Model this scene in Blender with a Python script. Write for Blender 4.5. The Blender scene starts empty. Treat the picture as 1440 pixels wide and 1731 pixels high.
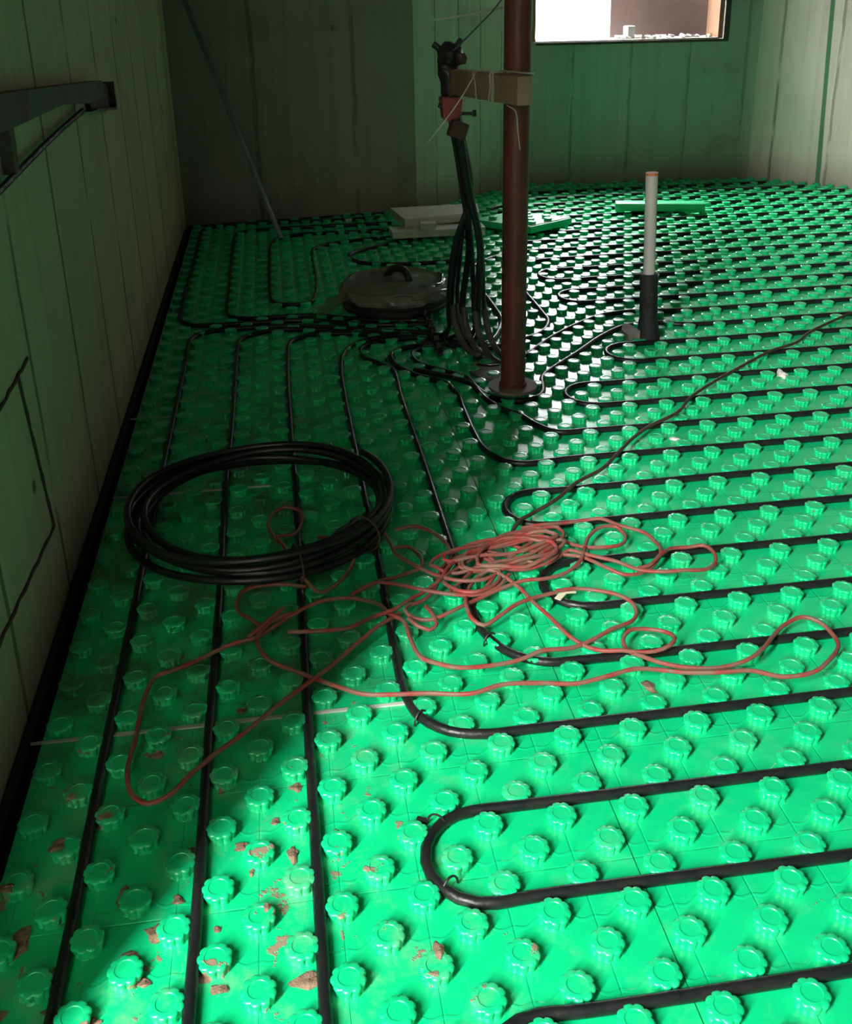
import bpy, bmesh, math, random
from mathutils import Vector, Matrix
random.seed(7)
S = bpy.context.scene
COL = S.collection

# ---------------------------------------------------------------- camera
cam_d = bpy.data.cameras.new('camera')
cam = bpy.data.objects.new('camera', cam_d); COL.objects.link(cam)
cam_d.sensor_fit = 'HORIZONTAL'; cam_d.sensor_width = 36.0
cam_d.lens = 1745.564 * 36.0 / 1440.0
cam_d.shift_y = -(865.5 - 673.39) / 1440.0
cam_d.clip_start = 0.02
r = Vector((0.98936462, -0.14424263, -0.01875392)); u = Vector((0.07137985, 0.36911845, 0.92663719)); f = Vector((0.12673817, 0.91812071, -0.37548876))
m = Matrix((r, u, -f)).transposed().to_4x4()
m.translation = Vector((-0.26440161, -0.73624303, 1.04893912))
cam.matrix_world = m
S.camera = cam

# ---------------------------------------------------------------- light and exposure
S.view_settings.view_transform = 'Standard'
S.view_settings.look = 'None'
S.view_settings.exposure = -0.1
S.view_settings.gamma = 1.0
S.view_settings.use_curve_mapping = False
S.cycles.use_denoising = True
S.cycles.max_bounces = 8
S.cycles.diffuse_bounces = 4
S.cycles.glossy_bounces = 4
S.cycles.sample_clamp_indirect = 6.0

SKY_BACK = 0.06          # sky seen from the openings behind the camera
SKY_HIGH = 6.0           # the sky is brighter higher up
SKY_FRONT = 34.0          # bright sky in front of the far window
world = bpy.data.worlds.new('overcast_sky'); S.world = world; world.use_nodes = True
nt = world.node_tree; nt.nodes.clear()
tc = nt.nodes.new('ShaderNodeTexCoord'); sp = nt.nodes.new('ShaderNodeSeparateXYZ')
mr = nt.nodes.new('ShaderNodeMapRange'); mr.inputs[1].default_value = 0.1; mr.inputs[2].default_value = 0.6
mr.inputs[3].default_value = SKY_BACK; mr.inputs[4].default_value = SKY_FRONT
bg = nt.nodes.new('ShaderNodeBackground'); bg.inputs[0].default_value = (0.95, 0.96, 1.0, 1)
wo = nt.nodes.new('ShaderNodeOutputWorld')
nt.links.new(tc.outputs['Generated'], sp.inputs[0]); nt.links.new(sp.outputs['Y'], mr.inputs[0])
mz = nt.nodes.new('ShaderNodeMapRange'); mz.inputs[1].default_value = -0.22; mz.inputs[2].default_value = -0.10   # dim ground below the horizon
nt.links.new(sp.outputs['Z'], mz.inputs[0])
mu = nt.nodes.new('ShaderNodeMath'); mu.operation = 'MULTIPLY'
nt.links.new(mr.outputs[0], mu.inputs[0]); nt.links.new(mz.outputs[0], mu.inputs[1]); mh = nt.nodes.new('ShaderNodeMapRange'); mh.inputs[1].default_value = 0.3; mh.inputs[2].default_value = 0.65; mh.inputs[3].default_value = 1.0; mh.inputs[4].default_value = SKY_HIGH
nt.links.new(sp.outputs['Z'], mh.inputs[0])
mv = nt.nodes.new('ShaderNodeMath'); mv.operation = 'MULTIPLY'
nt.links.new(mu.outputs[0], mv.inputs[0]); nt.links.new(mh.outputs[0], mv.inputs[1]); mx = nt.nodes.new('ShaderNodeMapRange'); mx.inputs[1].default_value = 0.315; mx.inputs[2].default_value = 0.37; mx.inputs[3].default_value = 1.0; mx.inputs[4].default_value = 0.14   # duller towards the right
nt.links.new(sp.outputs['X'], mx.inputs[0])
mw = nt.nodes.new('ShaderNodeMath'); mw.operation = 'MULTIPLY'
nt.links.new(mv.outputs[0], mw.inputs[0]); nt.links.new(mx.outputs[0], mw.inputs[1]); nt.links.new(mw.outputs[0], bg.inputs[1]); nt.links.new(bg.outputs[0], wo.inputs[0])

def area(name, loc, target, sx, sy, power, color=(1, 1, 1), portal=False, spread=180):
    d = bpy.data.lights.new(name, 'AREA'); d.shape = 'RECTANGLE'; d.size = sx; d.size_y = sy
    d.energy = power; d.color = color; d.spread = math.radians(spread)
    o = bpy.data.objects.new(name, d); COL.objects.link(o); o.location = loc
    o.rotation_euler = (Vector(target) - Vector(loc)).to_track_quat('-Z', 'Y').to_euler()
    if portal: d.cycles.is_portal = True
    return o
# daylight falling through the doorway in the left wall, behind the camera
area('doorway_daylight', (-1.74, -1.61, 1.9), (2.2, 4.5, 0.9), 0.22, 2.1, 335, (1.0, 0.98, 0.94))
# portals in the far window and the doorway guide the sky light
area('window_portal', (1.58, 4.80, 1.02), (1.58, 0.0, 1.02), 1.05, 0.58, 1, portal=True)
area('doorway_portal', (-0.98, -0.83, 1.43), (3.0, -0.83, 1.43), 1.55, 2.8, 1, portal=True)

# ---------------------------------------------------------------- materials
def mat(name, base, rough=0.5, metallic=0.0, spec=0.5, noise=0.0, nscale=8.0, bump=0.0, bscale=40.0, coat=0.0, alt=None, trans=0.0, alpha=1.0):
    M = bpy.data.materials.new(name); M.use_nodes = True
    n = M.node_tree.nodes; l = M.node_tree.links; b = n['Principled BSDF']
    b.inputs['Base Color'].default_value = (*base, 1); b.inputs['Roughness'].default_value = rough
    b.inputs['Metallic'].default_value = metallic; b.inputs['Specular IOR Level'].default_value = spec
    b.inputs['Coat Weight'].default_value = coat; b.inputs['Transmission Weight'].default_value = trans; b.inputs['Alpha'].default_value = alpha
    co = n.new('ShaderNodeTexCoord')
    if noise > 0 or alt:
        t = n.new('ShaderNodeTexNoise'); t.inputs['Scale'].default_value = nscale; t.inputs['Detail'].default_value = 6
        l.new(co.outputs['Object'], t.inputs['Vector'])
        rp = n.new('ShaderNodeValToRGB'); rp.color_ramp.elements[0].position = 0.38; rp.color_ramp.elements[1].position = 0.66
        a2 = alt or tuple(c * (1 - noise) for c in base)
        rp.color_ramp.elements[0].color = (*a2, 1); rp.color_ramp.elements[1].color = (*base, 1)
        l.new(t.outputs['Fac'], rp.inputs[0]); l.new(rp.outputs[0], b.inputs['Base Color'])
    if bump > 0:
        t2 = n.new('ShaderNodeTexNoise'); t2.inputs['Scale'].default_value = bscale; t2.inputs['Detail'].default_value = 4
        l.new(co.outputs['Object'], t2.inputs['Vector'])
        bp = n.new('ShaderNodeBump'); bp.inputs['Strength'].default_value = bump; bp.inputs['Distance'].default_value = 0.01
        l.new(t2.outputs['Fac'], bp.inputs['Height']); l.new(bp.outputs[0], b.inputs['Normal'])
    return M

class NB:                      # tiny node helper
    def __init__(s, M): s.n = M.node_tree.nodes; s.l = M.node_tree.links
    def math(s, op, a, b=None, c=None):
        k = s.n.new('ShaderNodeMath'); k.operation = op
        for i, v in enumerate((a, b, c)):
            if v is None: continue
            if isinstance(v, (int, float)): k.inputs[i].default_value = v
            else: s.l.new(v, k.inputs[i])
        return k.outputs[0]
    def mix(s, fac, a, b):
        k = s.n.new('ShaderNodeMix'); k.data_type = 'RGBA'
        if isinstance(fac, (int, float)): k.inputs[0].default_value = fac
        else: s.l.new(fac, k.inputs[0])
        for i, v in ((6, a), (7, b)):
            if isinstance(v, tuple): k.inputs[i].default_value = (*v, 1)
            else: s.l.new(v, k.inputs[i])
        return k.outputs[2]
    def noise(s, vec, scale, detail=4, rough=0.55):
        k = s.n.new('ShaderNodeTexNoise'); k.inputs['Scale'].default_value = scale; k.inputs['Detail'].default_value = detail
        k.inputs['Roughness'].default_value = rough
        s.l.new(vec, k.inputs['Vector']); return k.outputs['Fac']
    def scale(s, vec, v):
        k = s.n.new('ShaderNodeVectorMath'); k.operation = 'MULTIPLY'; s.l.new(vec, k.inputs[0]); k.inputs[1].default_value = v
        return k.outputs[0]
    def ramp(s, x, lo, hi):
        k = s.n.new('ShaderNodeMapRange'); k.interpolation_type = 'SMOOTHSTEP'
        s.l.new(x, k.inputs[0]); k.inputs[1].default_value = lo; k.inputs[2].default_value = hi
        return k.outputs[0]

def board_concrete(name, base, dark, width, phase=0.0, lines=(), holes=True, grime=1.0, jstr=0.8):
    """board-marked concrete: object X runs along the wall, Z up"""
    M = bpy.data.materials.new(name); M.use_nodes = True
    q = NB(M); b = q.n['Principled BSDF']; b.inputs['Roughness'].default_value = 0.85; b.inputs['Specular IOR Level'].default_value = 0.25
    tc = q.n.new('ShaderNodeTexCoord'); V = tc.outputs['Object']
    sx = q.n.new('ShaderNodeSeparateXYZ'); q.l.new(V, sx.inputs[0]); X = sx.outputs['X']; Z = sx.outputs['Z']
    wob = q.noise(q.scale(V, (2, 2, 6)), 1.0, 3)
    Xw = q.math('ADD', X, q.math('MULTIPLY', q.math('SUBTRACT', wob, 0.5), 0.02))
    t = q.math('DIVIDE', q.math('ADD', Xw, phase), width)
    cell = q.math('FLOOR', t); fr = q.math('FRACT', t)
    wn = q.n.new('ShaderNodeTexWhiteNoise'); wn.noise_dimensions = '1D'; q.l.new(cell, wn.inputs['W'])
    tone = wn.outputs['Value']
    streak = q.noise(q.scale(V, (26, 26, 1.3)), 1.0, 6, 0.6)
    blot = q.noise(V, 3.0, 6, 0.65)
    col = q.mix(q.math('MULTIPLY', q.ramp(streak, 0.42, 0.72), 0.55), base, dark)
    col = q.mix(q.math('MULTIPLY', tone, 0.38), col, dark)
    col = q.mix(q.math('MULTIPLY', q.ramp(blot, 0.5, 0.75), 0.45 * grime), col, tuple(c * 0.55 for c in dark))
    # joints between boards
    edge = q.math('MINIMUM', fr, q.math('SUBTRACT', 1.0, fr))
    brk = q.ramp(q.noise(q.scale(V, (9, 9, 3)), 1.0, 3), 0.36, 0.5)
    j = q.math('MULTIPLY', q.math('SUBTRACT', 1.0, q.ramp(edge, 0.012, 0.03)), brk)
    col = q.mix(q.math('MULTIPLY', j, jstr), col, tuple(c * 0.18 for c in dark))
    # soiled foot of the wall
    foot = q.math('SUBTRACT', 1.0, q.ramp(q.math('ADD', Z, q.math('MULTIPLY', blot, 0.15)), 0.06, 0.26))
    col = q.mix(q.math('MULTIPLY', foot, 0.5), col, (0.11, 0.085, 0.065))
    h = q.math('SUBTRACT', q.math('ADD', q.math('MULTIPLY', streak, 0.5), q.math('MULTIPLY', tone, 0.35)), j)
    for (x0, wdt, z0, slope, c) in lines:
        d = q.math('ABSOLUTE', q.math('SUBTRACT', X, q.math('ADD', x0, q.math('MULTIPLY', Z, slope))))
        k = q.math('SUBTRACT', 1.0, q.ramp(q.math('ADD', d, q.math('MULTIPLY', q.math('SUBTRACT', streak, 0.5), wdt * 1.2)), wdt * 0.6, wdt))
        col = q.mix(q.math('MULTIPLY', k, 0.9), col, c)
    if holes:
        vo = q.n.new('ShaderNodeTexVoronoi'); vo.inputs['Scale'].default_value = 3.3
        q.l.new(q.scale(V, (1, 0, 1)), vo.inputs['Vector'])
        pit = q.math('SUBTRACT', 1.0, q.ramp(vo.outputs['Distance'], 0.025, 0.07))
        col = q.mix(q.math('MULTIPLY', pit, 0.85), col, (0.02, 0.02, 0.018))
    q.l.new(col, b.inputs['Base Color'])
    bp = q.n.new('ShaderNodeBump'); bp.inputs['Strength'].default_value = 0.5; bp.inputs['Distance'].default_value = 0.012
    q.l.new(h, bp.inputs['Height']); q.l.new(bp.outputs[0], b.inputs['Normal'])
    return M

def panel_material():
    M = bpy.data.materials.new('green_studded_plastic'); M.use_nodes = True
    q = NB(M); b = q.n['Principled BSDF']
    tc = q.n.new('ShaderNodeTexCoord'); V = tc.outputs['Object']
    ge = q.n.new('ShaderNodeNewGeometry'); P = ge.outputs['Position']
    sx = q.n.new('ShaderNodeSeparateXYZ'); q.l.new(P, sx.inputs[0]); X, Y, Z = sx.outputs
    big = q.noise(P, 2.2, 5)
    col = q.mix(q.ramp(big, 0.35, 0.7), GREEN, GREEN2)
    # dust film and dried mud: trodden in near the left wall, sparse elsewhere
    near = q.math('MULTIPLY', q.math('SUBTRACT', 1.0, q.ramp(Y, 0.15, 1.1)), q.math('SUBTRACT', 1.0, q.ramp(X, -0.3, 0.15)))
    mud = q.noise(P, 26.0, 6, 0.62)
    thr = q.math('SUBTRACT', 0.70, q.math('MULTIPLY', near, 0.085))
    mk = q.ramp(q.math('SUBTRACT', mud, thr), 0.0, 0.03)
    dust = q.math('MULTIPLY', q.ramp(q.noise(P, 14.0, 6, 0.7), 0.5, 0.72), q.math('ADD', 0.10, q.math('MULTIPLY', near, 0.28)))
    col = q.mix(dust, col, (0.30, 0.36, 0.24))
    col = q.mix(mk, col, (0.26, 0.19, 0.12))
    # brownish grime, strengthened to paint shade into the middle of the left half
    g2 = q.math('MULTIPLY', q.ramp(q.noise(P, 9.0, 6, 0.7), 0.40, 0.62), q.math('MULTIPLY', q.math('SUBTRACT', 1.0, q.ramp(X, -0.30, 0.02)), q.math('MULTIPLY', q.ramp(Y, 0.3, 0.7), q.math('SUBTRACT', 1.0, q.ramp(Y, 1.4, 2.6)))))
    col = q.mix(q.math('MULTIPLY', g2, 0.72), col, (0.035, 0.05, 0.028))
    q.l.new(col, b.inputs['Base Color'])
    rg = q.math('ADD', ROUGH, q.math('ADD', q.math('MULTIPLY', mk, 0.5), q.math('MULTIPLY', q.noise(P, 30, 4), 0.10)))
    q.l.new(rg, b.inputs['Roughness']); b.inputs['Specular IOR Level'].default_value = 0.5; b.inputs['Coat Weight'].default_value = 0.6; b.inputs['Coat Roughness'].default_value = 0.42; b.inputs['Coat IOR'].default_value = 1.6; b.inputs['Sheen Weight'].default_value = 0.04; b.inputs['Sheen Roughness'].default_value = 0.3
    # moulded grid lines every 100 mm and a wavy rib between the studs
    so = q.n.new('ShaderNodeSeparateXYZ'); q.l.new(V, so.inputs[0]); ox, oy, oz = so.outputs
    def groove(c, per, w):
        fr = q.math('FRACT', q.math('ADD', q.math('DIVIDE', c, per), 0.25))
        d = q.math('MULTIPLY', q.math('ABSOLUTE', q.math('SUBTRACT', fr, 0.5)), per)
        return q.math('SUBTRACT', 1.0, q.ramp(d, w * 0.4, w))
    wav = q.math('MULTIPLY', q.math('SINE', q.math('MULTIPLY', ox, 62.83)), 0.006)
    wav2 = q.math('MULTIPLY', q.math('SINE', q.math('MULTIPLY', ox, 188.5)), 0.0025)
    g = q.math('MAXIMUM', groove(ox, 0.1, 0.0016), groove(oy, 0.2, 0.0016))
    rib = groove(q.math('ADD', q.math('ADD', oy, 0.05), q.math('ADD', wav, wav2)), 0.1, 0.003)
    low = q.math('SUBTRACT', 1.0, q.ramp(oz, 0.002, 0.004))
    h = q.math('MULTIPLY', q.math('SUBTRACT', q.math('MULTIPLY', rib, 0.6), g), low)
    h = q.math('ADD', h, q.math('ADD', q.math('MULTIPLY', mk, 1.2), q.math('MULTIPLY', q.noise(P, 45, 3), 0.55)))
    bp = q.n.new('ShaderNodeBump'); bp.inputs['Strength'].default_value = 0.55; bp.inputs['Distance'].default_value = 0.0016
    q.l.new(h, bp.inputs['Height']); q.l.new(bp.outputs[0], b.inputs['Normal'])
    return M

GREEN = (0.0, 0.60, 0.225); GREEN2 = (0.0, 0.54, 0.20); ROUGH = 0.25
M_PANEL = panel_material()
M_PIPE = mat('black_pipe', (0.006, 0.009, 0.009), 0.36, spec=0.35, bump=0.15, bscale=60, alt=(0.012, 0.013, 0.012), nscale=30)
M_RISER = mat('black_riser', (0.010, 0.012, 0.014), 0.38)
M_SLEEVE = mat('dusty_grey_sleeve', (0.085, 0.09, 0.085), 0.6, noise=0.5, nscale=40)
M_WIRE = mat('dusty_red_cable', (0.26, 0.028, 0.024), 0.6, alt=(0.17, 0.095, 0.065), nscale=38)
M_CORD = mat('dark_brown_cord', (0.06, 0.035, 0.025), 0.6, noise=0.4, nscale=40)
M_PROP = mat('red_oxide_steel', (0.16, 0.03, 0.034), 0.5, alt=(0.10, 0.028, 0.025), nscale=9, bump=0.1, bscale=70)
M_PLATE = mat('dusty_steel_plate', (0.20, 0.16, 0.145), 0.7, noise=0.4, nscale=20)
M_WOOD = mat('raw_timber', (0.36, 0.24, 0.17), 0.7, alt=(0.28, 0.18, 0.125), nscale=14, bump=0.2, bscale=60)
M_STRING = mat('white_string', (0.62, 0.60, 0.52), 0.7)
M_TAPE = mat('black_tape', (0.02, 0.021, 0.024), 0.35, bump=0.6, bscale=50)
M_RED = mat('red_plastic', (0.24, 0.025, 0.028), 0.35)
M_RUST = mat('rusty_brown_steel', (0.085, 0.045, 0.035), 0.8, alt=(0.05, 0.035, 0.03), nscale=22, bump=0.3)
M_REDBROWN = mat('red_brown_paint', (0.10, 0.032, 0.03), 0.75, alt=(0.10, 0.09, 0.075), nscale=7, bump=0.2)
M_WHITE = mat('dull_white_plastic', (0.50, 0.48, 0.44), 0.45, noise=0.12, nscale=12)
M_ORANGE = mat('orange_brown_cap', (0.5, 0.16, 0.06), 0.5)
M_FOAM = mat('black_pipe_foam', (0.012, 0.013, 0.014), 0.75, bump=0.4, bscale=70, noise=0.4, nscale=30)
M_POLY = mat('white_polystyrene', (0.74, 0.73, 0.68), 0.8, bump=0.35, bscale=120, noise=0.1, nscale=20)
M_BARREL = mat('black_ribbed_plastic', (0.014, 0.015, 0.015), 0.45)
M_FILM = mat('grey_crumpled_film', (0.19, 0.18, 0.16), 0.22, bump=0.9, bscale=16, noise=0.3, nscale=10)
M_CLEAR = mat('cloudy_film_flap', (0.26, 0.20, 0.16), 0.3, bump=0.8, bscale=20, alpha=0.6)
M_GREENFOAM = mat('green_offcut_edge', (0.03, 0.50, 0.2), 0.45, noise=0.15, nscale=20)
M_GREYROD = mat('grey_blue_steel', (0.15, 0.19, 0.20), 0.4, metallic=0.3, noise=0.3, nscale=10)
M_MUD = mat('dried_mud', (0.25, 0.17, 0.105), 0.95, bump=0.8, bscale=90, alt=(0.16, 0.105, 0.065), nscale=40)
M_MORTAR = mat('grey_mortar', (0.23, 0.21, 0.19), 0.9, bump=0.5, bscale=60, noise=0.3, nscale=20)
M_SLAB = mat('grey_concrete_slab', (0.04, 0.038, 0.035), 0.9, noise=0.3, nscale=5, bump=0.3)
M_BAND = mat('black_edge_band', (0.018, 0.02, 0.018), 0.8, noise=0.4, nscale=12)
M_BOARD = mat('brown_shuttering_board', (0.10, 0.062, 0.053), 0.8, alt=(0.075, 0.048, 0.042), nscale=4)
M_JAMB = mat('pale_orange_timber', (0.20, 0.095, 0.04), 0.65, noise=0.25, nscale=10)
M_SILLMAT = mat('sill_concrete', (0.22, 0.21, 0.19), 0.9, noise=0.15, nscale=10, bump=0.4)
M_STRIP = mat('dusty_pale_foam', (0.40, 0.43, 0.38), 0.85)
M_CLIP = mat('black_clip_plastic', (0.012, 0.012, 0.012), 0.5)

# ---------------------------------------------------------------- mesh helpers
def link(name, me, material, parent=None):
    o = bpy.data.objects.new(name, me); COL.objects.link(o)
    if material is not None and len(me.materials) == 0: me.materials.append(material)
    if parent is not None: o.parent = parent
    return o
def finish(name, bm, material, parent=None, smooth=True, recalc=True):
    if recalc: bmesh.ops.recalc_face_normals(bm, faces=bm.faces)
    me = bpy.data.meshes.new(name); bm.to_mesh(me); bm.free()
    if smooth:
        me.polygons.foreach_set('use_smooth', [True] * len(me.polygons))
        me.set_sharp_from_angle(angle=math.radians(38))
    return link(name, me, material, parent)
def empty(name, loc):
    o = bpy.data.objects.new(name, None); COL.objects.link(o); o.location = loc; o.empty_display_size = 0.05
    return o
def tag(o, label, cat, group=None):
    o['label'] = label; o['category'] = cat
    if group: o['group'] = group
    return o
def local(o, parent_loc):       # shift a mesh built in world coordinates under an empty at parent_loc
    o.matrix_parent_inverse = Matrix.Translation(-Vector(parent_loc)); return o

def spline(pts, step=0.012, closed=False):
    P = [Vector(p) for p in pts]; n = len(P); out = []
    segs = n if closed else n - 1
    for i in range(segs):
        if closed: p0, p1, p2, p3 = P[(i - 1) % n], P[i], P[(i + 1) % n], P[(i + 2) % n]
        else: p0, p1, p2, p3 = P[max(i - 1, 0)], P[i], P[i + 1], P[min(i + 2, n - 1)]
        L = (p2 - p1).length; k = max(1, min(40, int(L / step)))
        if L > 0.5: k = 3
        # centripetal parameterisation keeps tight bends from overshooting
        d1 = max((p1 - p0).length ** 0.5, 1e-4); d2 = max(L ** 0.5, 1e-4); d3 = max((p3 - p2).length ** 0.5, 1e-4)
        if p0 == p1: d1 = d2; p0 = p1 * 2 - p2
        if p3 == p2: d3 = d2; p3 = p2 * 2 - p1
        m1 = ((p1 - p0) / d1 - (p2 - p0) / (d1 + d2) + (p2 - p1) / d2) * d2
        m2 = ((p2 - p1) / d2 - (p3 - p1) / (d2 + d3) + (p3 - p2) / d3) * d2
        for s in range(k):
            t = s / k; t2 = t * t; t3 = t2 * t
            out.append((2 * t3 - 3 * t2 + 1) * p1 + (t3 - 2 * t2 + t) * m1 + (-2 * t3 + 3 * t2) * p2 + (t3 - t2) * m2)
    if not closed: out.append(P[-1])
    return out
def tube(bm, path, rad, seg=8, closed=False, radii=None):
    n = len(path); rings = []; prev = None
    for i, p in enumerate(path):
        a = path[(i - 1) % n] if (closed or i > 0) else p; b = path[(i + 1) % n] if (closed or i < n - 1) else p
        t = (b - a); t = t.normalized() if t.length > 1e-9 else Vector((0, 0, 1))
        if prev is None:
            ref = Vector((0, 0, 1)) if abs(t.z) < 0.9 else Vector((1, 0, 0))
            nx = t.cross(ref).normalized()
        else:
            nx = (prev - t * prev.dot(t)); nx = nx.normalized() if nx.length > 1e-6 else t.orthogonal().normalized()
        prev = nx; ny = t.cross(nx); R = radii[i] if radii else rad
        rings.append([bm.verts.new(p + (nx * math.cos(k * 2 * math.pi / seg) + ny * math.sin(k * 2 * math.pi / seg)) * R) for k in range(seg)])
    for i in range(n if closed else n - 1):
        A, B = rings[i], rings[(i + 1) % n]
        for k in range(seg): bm.faces.new((A[k], A[(k + 1) % seg], B[(k + 1) % seg], B[k]))
    if not closed:
        bm.faces.new(rings[0][::-1]); bm.faces.new(rings[-1])
def tube_obj(name, pts, rad, material, parent=None, seg=8, step=0.012, raw=False):
    bm = bmesh.new(); tube(bm, [Vector(p) for p in pts] if raw else spline(pts, step), rad, seg)
    return finish(name, bm, material, parent)
def box(bm, c, s, rz=0.0, rx=0.0, ry=0.0, bevel=0.0):
    g = bmesh.ops.create_cube(bm, size=1.0)
    M4 = Matrix.Translation(Vector(c)) @ Matrix.Rotation(rz, 4, 'Z') @ Matrix.Rotation(ry, 4, 'Y') @ Matrix.Rotation(rx, 4, 'X') @ Matrix.Diagonal((*s, 1))
    bmesh.ops.transform(bm, matrix=M4, verts=g['verts'])
    if bevel > 0:
        ed = list({e for v in g['verts'] for e in v.link_edges})
        bmesh.ops.bevel(bm, geom=ed, offset=bevel, segments=2, affect='EDGES', profile=0.5)
def beam(bm, a, b, w, h, bevel=0.0, up=(0, 0, 1)):
    a = Vector(a); b = Vector(b); t = (b - a).normalized(); s = t.cross(Vector(up)).normalized(); v = s.cross(t)
    R = Matrix((s, t, v)).transposed().to_4x4(); R.translation = (a + b) / 2
    g = bmesh.ops.create_cube(bm, size=1.0)
    bmesh.ops.transform(bm, matrix=R @ Matrix.Diagonal((w, (b - a).length, h, 1)), verts=g['verts'])
    if bevel > 0:
        ed = list({e for x in g['verts'] for e in x.link_edges})
        bmesh.ops.bevel(bm, geom=ed, offset=bevel, segments=2, affect='EDGES', profile=0.5)
def lathe(bm, prof, c, seg=48, wob=0.0, lobes=0, jit=None):
    rings = []
    for (R, z) in prof:
        if R < 1e-6: rings.append([bm.verts.new((c[0], c[1], c[2] + z))]); continue
        ring = []
        for k in range(seg):
            a = k * 2 * math.pi / seg; rr = R * (1 + (wob * math.cos(lobes * a) if lobes else 0)) + (jit(a, z) if jit else 0)
            ring.append(bm.verts.new((c[0] + rr * math.cos(a), c[1] + rr * math.sin(a), c[2] + z)))
        rings.append(ring)
    for A, B in zip(rings, rings[1:]):
        for k in range(seg):
            k2 = (k + 1) % seg
            if len(A) == 1 and len(B) == 1: continue
            if len(A) == 1: bm.faces.new((A[0], B[k], B[k2]))
            elif len(B) == 1: bm.faces.new((A[k], A[k2], B[0]))
            else: bm.faces.new((A[k], A[k2], B[k2], B[k]))
    return rings
def prism(bm, poly, z0, z1):
    a = [bm.verts.new((x, y, z0)) for x, y in poly]; b = [bm.verts.new((x, y, z1)) for x, y in poly]; n = len(poly)
    bm.faces.new(a[::-1]); bm.faces.new(b)
    for i in range(n): bm.faces.new((a[i], a[(i + 1) % n], b[(i + 1) % n], b[i]))
def blob(name, loc, s, material, seed, flat=0.6, parent=None, sub=2):
    rnd = random.Random(seed); bm = bmesh.new(); bmesh.ops.create_icosphere(bm, subdivisions=sub, radius=1.0)
    ph = [rnd.uniform(0, 6.28) for _ in range(6)]; ax = rnd.uniform(0.65, 1.35)
    for v in bm.verts:
        x, y, z = v.co
        k = 1 + 0.28 * math.sin(3.1 * x + ph[0]) * math.cos(2.7 * y + ph[1]) + 0.2 * math.sin(5.3 * y + ph[2] + 2 * z) + 0.14 * math.sin(8 * x + ph[3]) * math.sin(7 * z + ph[4])
        v.co = Vector((x * k * s * ax, y * k * s / ax, max(z * k * s * flat, -s * flat * 0.35)))
    lo = min(v.co.z for v in bm.verts)
    for v in bm.verts: v.co.z -= lo
    o = finish(name, bm, material, parent); o.location = loc; return o

# ---------------------------------------------------------------- the room
H = 3.0
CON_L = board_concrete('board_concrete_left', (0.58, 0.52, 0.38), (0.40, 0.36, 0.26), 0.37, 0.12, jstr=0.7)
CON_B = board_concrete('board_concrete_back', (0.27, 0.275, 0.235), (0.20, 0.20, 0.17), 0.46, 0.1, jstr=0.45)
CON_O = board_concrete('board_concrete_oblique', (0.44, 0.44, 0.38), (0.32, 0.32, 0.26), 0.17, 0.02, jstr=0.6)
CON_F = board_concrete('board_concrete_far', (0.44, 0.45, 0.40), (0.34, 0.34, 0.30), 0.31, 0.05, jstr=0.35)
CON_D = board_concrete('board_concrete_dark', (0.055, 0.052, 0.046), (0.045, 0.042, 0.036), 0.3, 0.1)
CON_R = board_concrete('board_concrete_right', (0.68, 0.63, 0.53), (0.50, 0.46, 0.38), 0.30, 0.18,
                       lines=((0.385, 0.014, 0, -0.035, (0.03, 0.16, 0.08)),), holes=True, grime=0.7, jstr=0.55)
def wall(name, a, b, rects, t, material):
    """inner face from a to b (room on the right-hand side walking a to b); rects = solid pieces (x0,x1,z0,z1) in wall coordinates"""
    a = Vector((*a, 0)); b = Vector((*b, 0)); d = (b - a).normalized(); bm = bmesh.new()
    for x0, x1, z0, z1 in rects: box(bm, ((x0 + x1) / 2, t / 2, (z0 + z1) / 2), (x1 - x0, t, z1 - z0))
    o = finish(name, bm, material, smooth=False); o.location = a; o.rotation_euler = (0, 0, math.atan2(d.y, d.x)); o['kind'] = 'structure'
    return o
# corners of the room, walked clockwise seen from above so that the thickness lies outside
LW0, LW1 = (-0.705, -2.2), (-0.705, 4.15)
BK1 = (0.40, 4.26); OB1 = (1.05, 4.80); FR1 = (2.30, 4.70); RT1 = (3.25, 3.72); RB = (3.25, -2.2)
ln = lambda a, b: (Vector((*b, 0)) - Vector((*a, 0))).length
DOOR0, DOOR1, DOORH = 0.6, 2.08, 2.85
L = ln(LW0, LW1)
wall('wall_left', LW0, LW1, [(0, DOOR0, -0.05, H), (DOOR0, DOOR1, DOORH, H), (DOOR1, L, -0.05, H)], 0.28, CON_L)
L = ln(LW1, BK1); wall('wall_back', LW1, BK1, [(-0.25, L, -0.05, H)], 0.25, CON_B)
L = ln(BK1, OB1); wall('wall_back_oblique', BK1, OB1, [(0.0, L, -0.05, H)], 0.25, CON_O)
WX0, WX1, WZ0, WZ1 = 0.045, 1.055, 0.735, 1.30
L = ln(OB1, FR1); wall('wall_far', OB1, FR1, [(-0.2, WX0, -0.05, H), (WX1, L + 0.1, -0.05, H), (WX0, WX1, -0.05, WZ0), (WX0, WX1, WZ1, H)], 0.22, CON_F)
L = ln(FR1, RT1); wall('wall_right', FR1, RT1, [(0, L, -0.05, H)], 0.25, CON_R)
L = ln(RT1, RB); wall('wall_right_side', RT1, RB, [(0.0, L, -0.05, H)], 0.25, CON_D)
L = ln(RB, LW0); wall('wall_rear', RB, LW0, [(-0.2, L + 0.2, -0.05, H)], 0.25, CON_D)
bm = bmesh.new(); poly = [LW0, RB, RT1, FR1, OB1, BK1, LW1]
grow = [(-0.95, -2.4), (3.45, -2.4), (3.45, 3.8), (2.45, 4.9), (0.95, 5.0), (0.3, 4.5), (-0.95, 4.4)]
prism(bm, grow, -0.18, -0.034); o = finish('floor', bm, M_SLAB, smooth=False); o['kind'] = 'structure'
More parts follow.
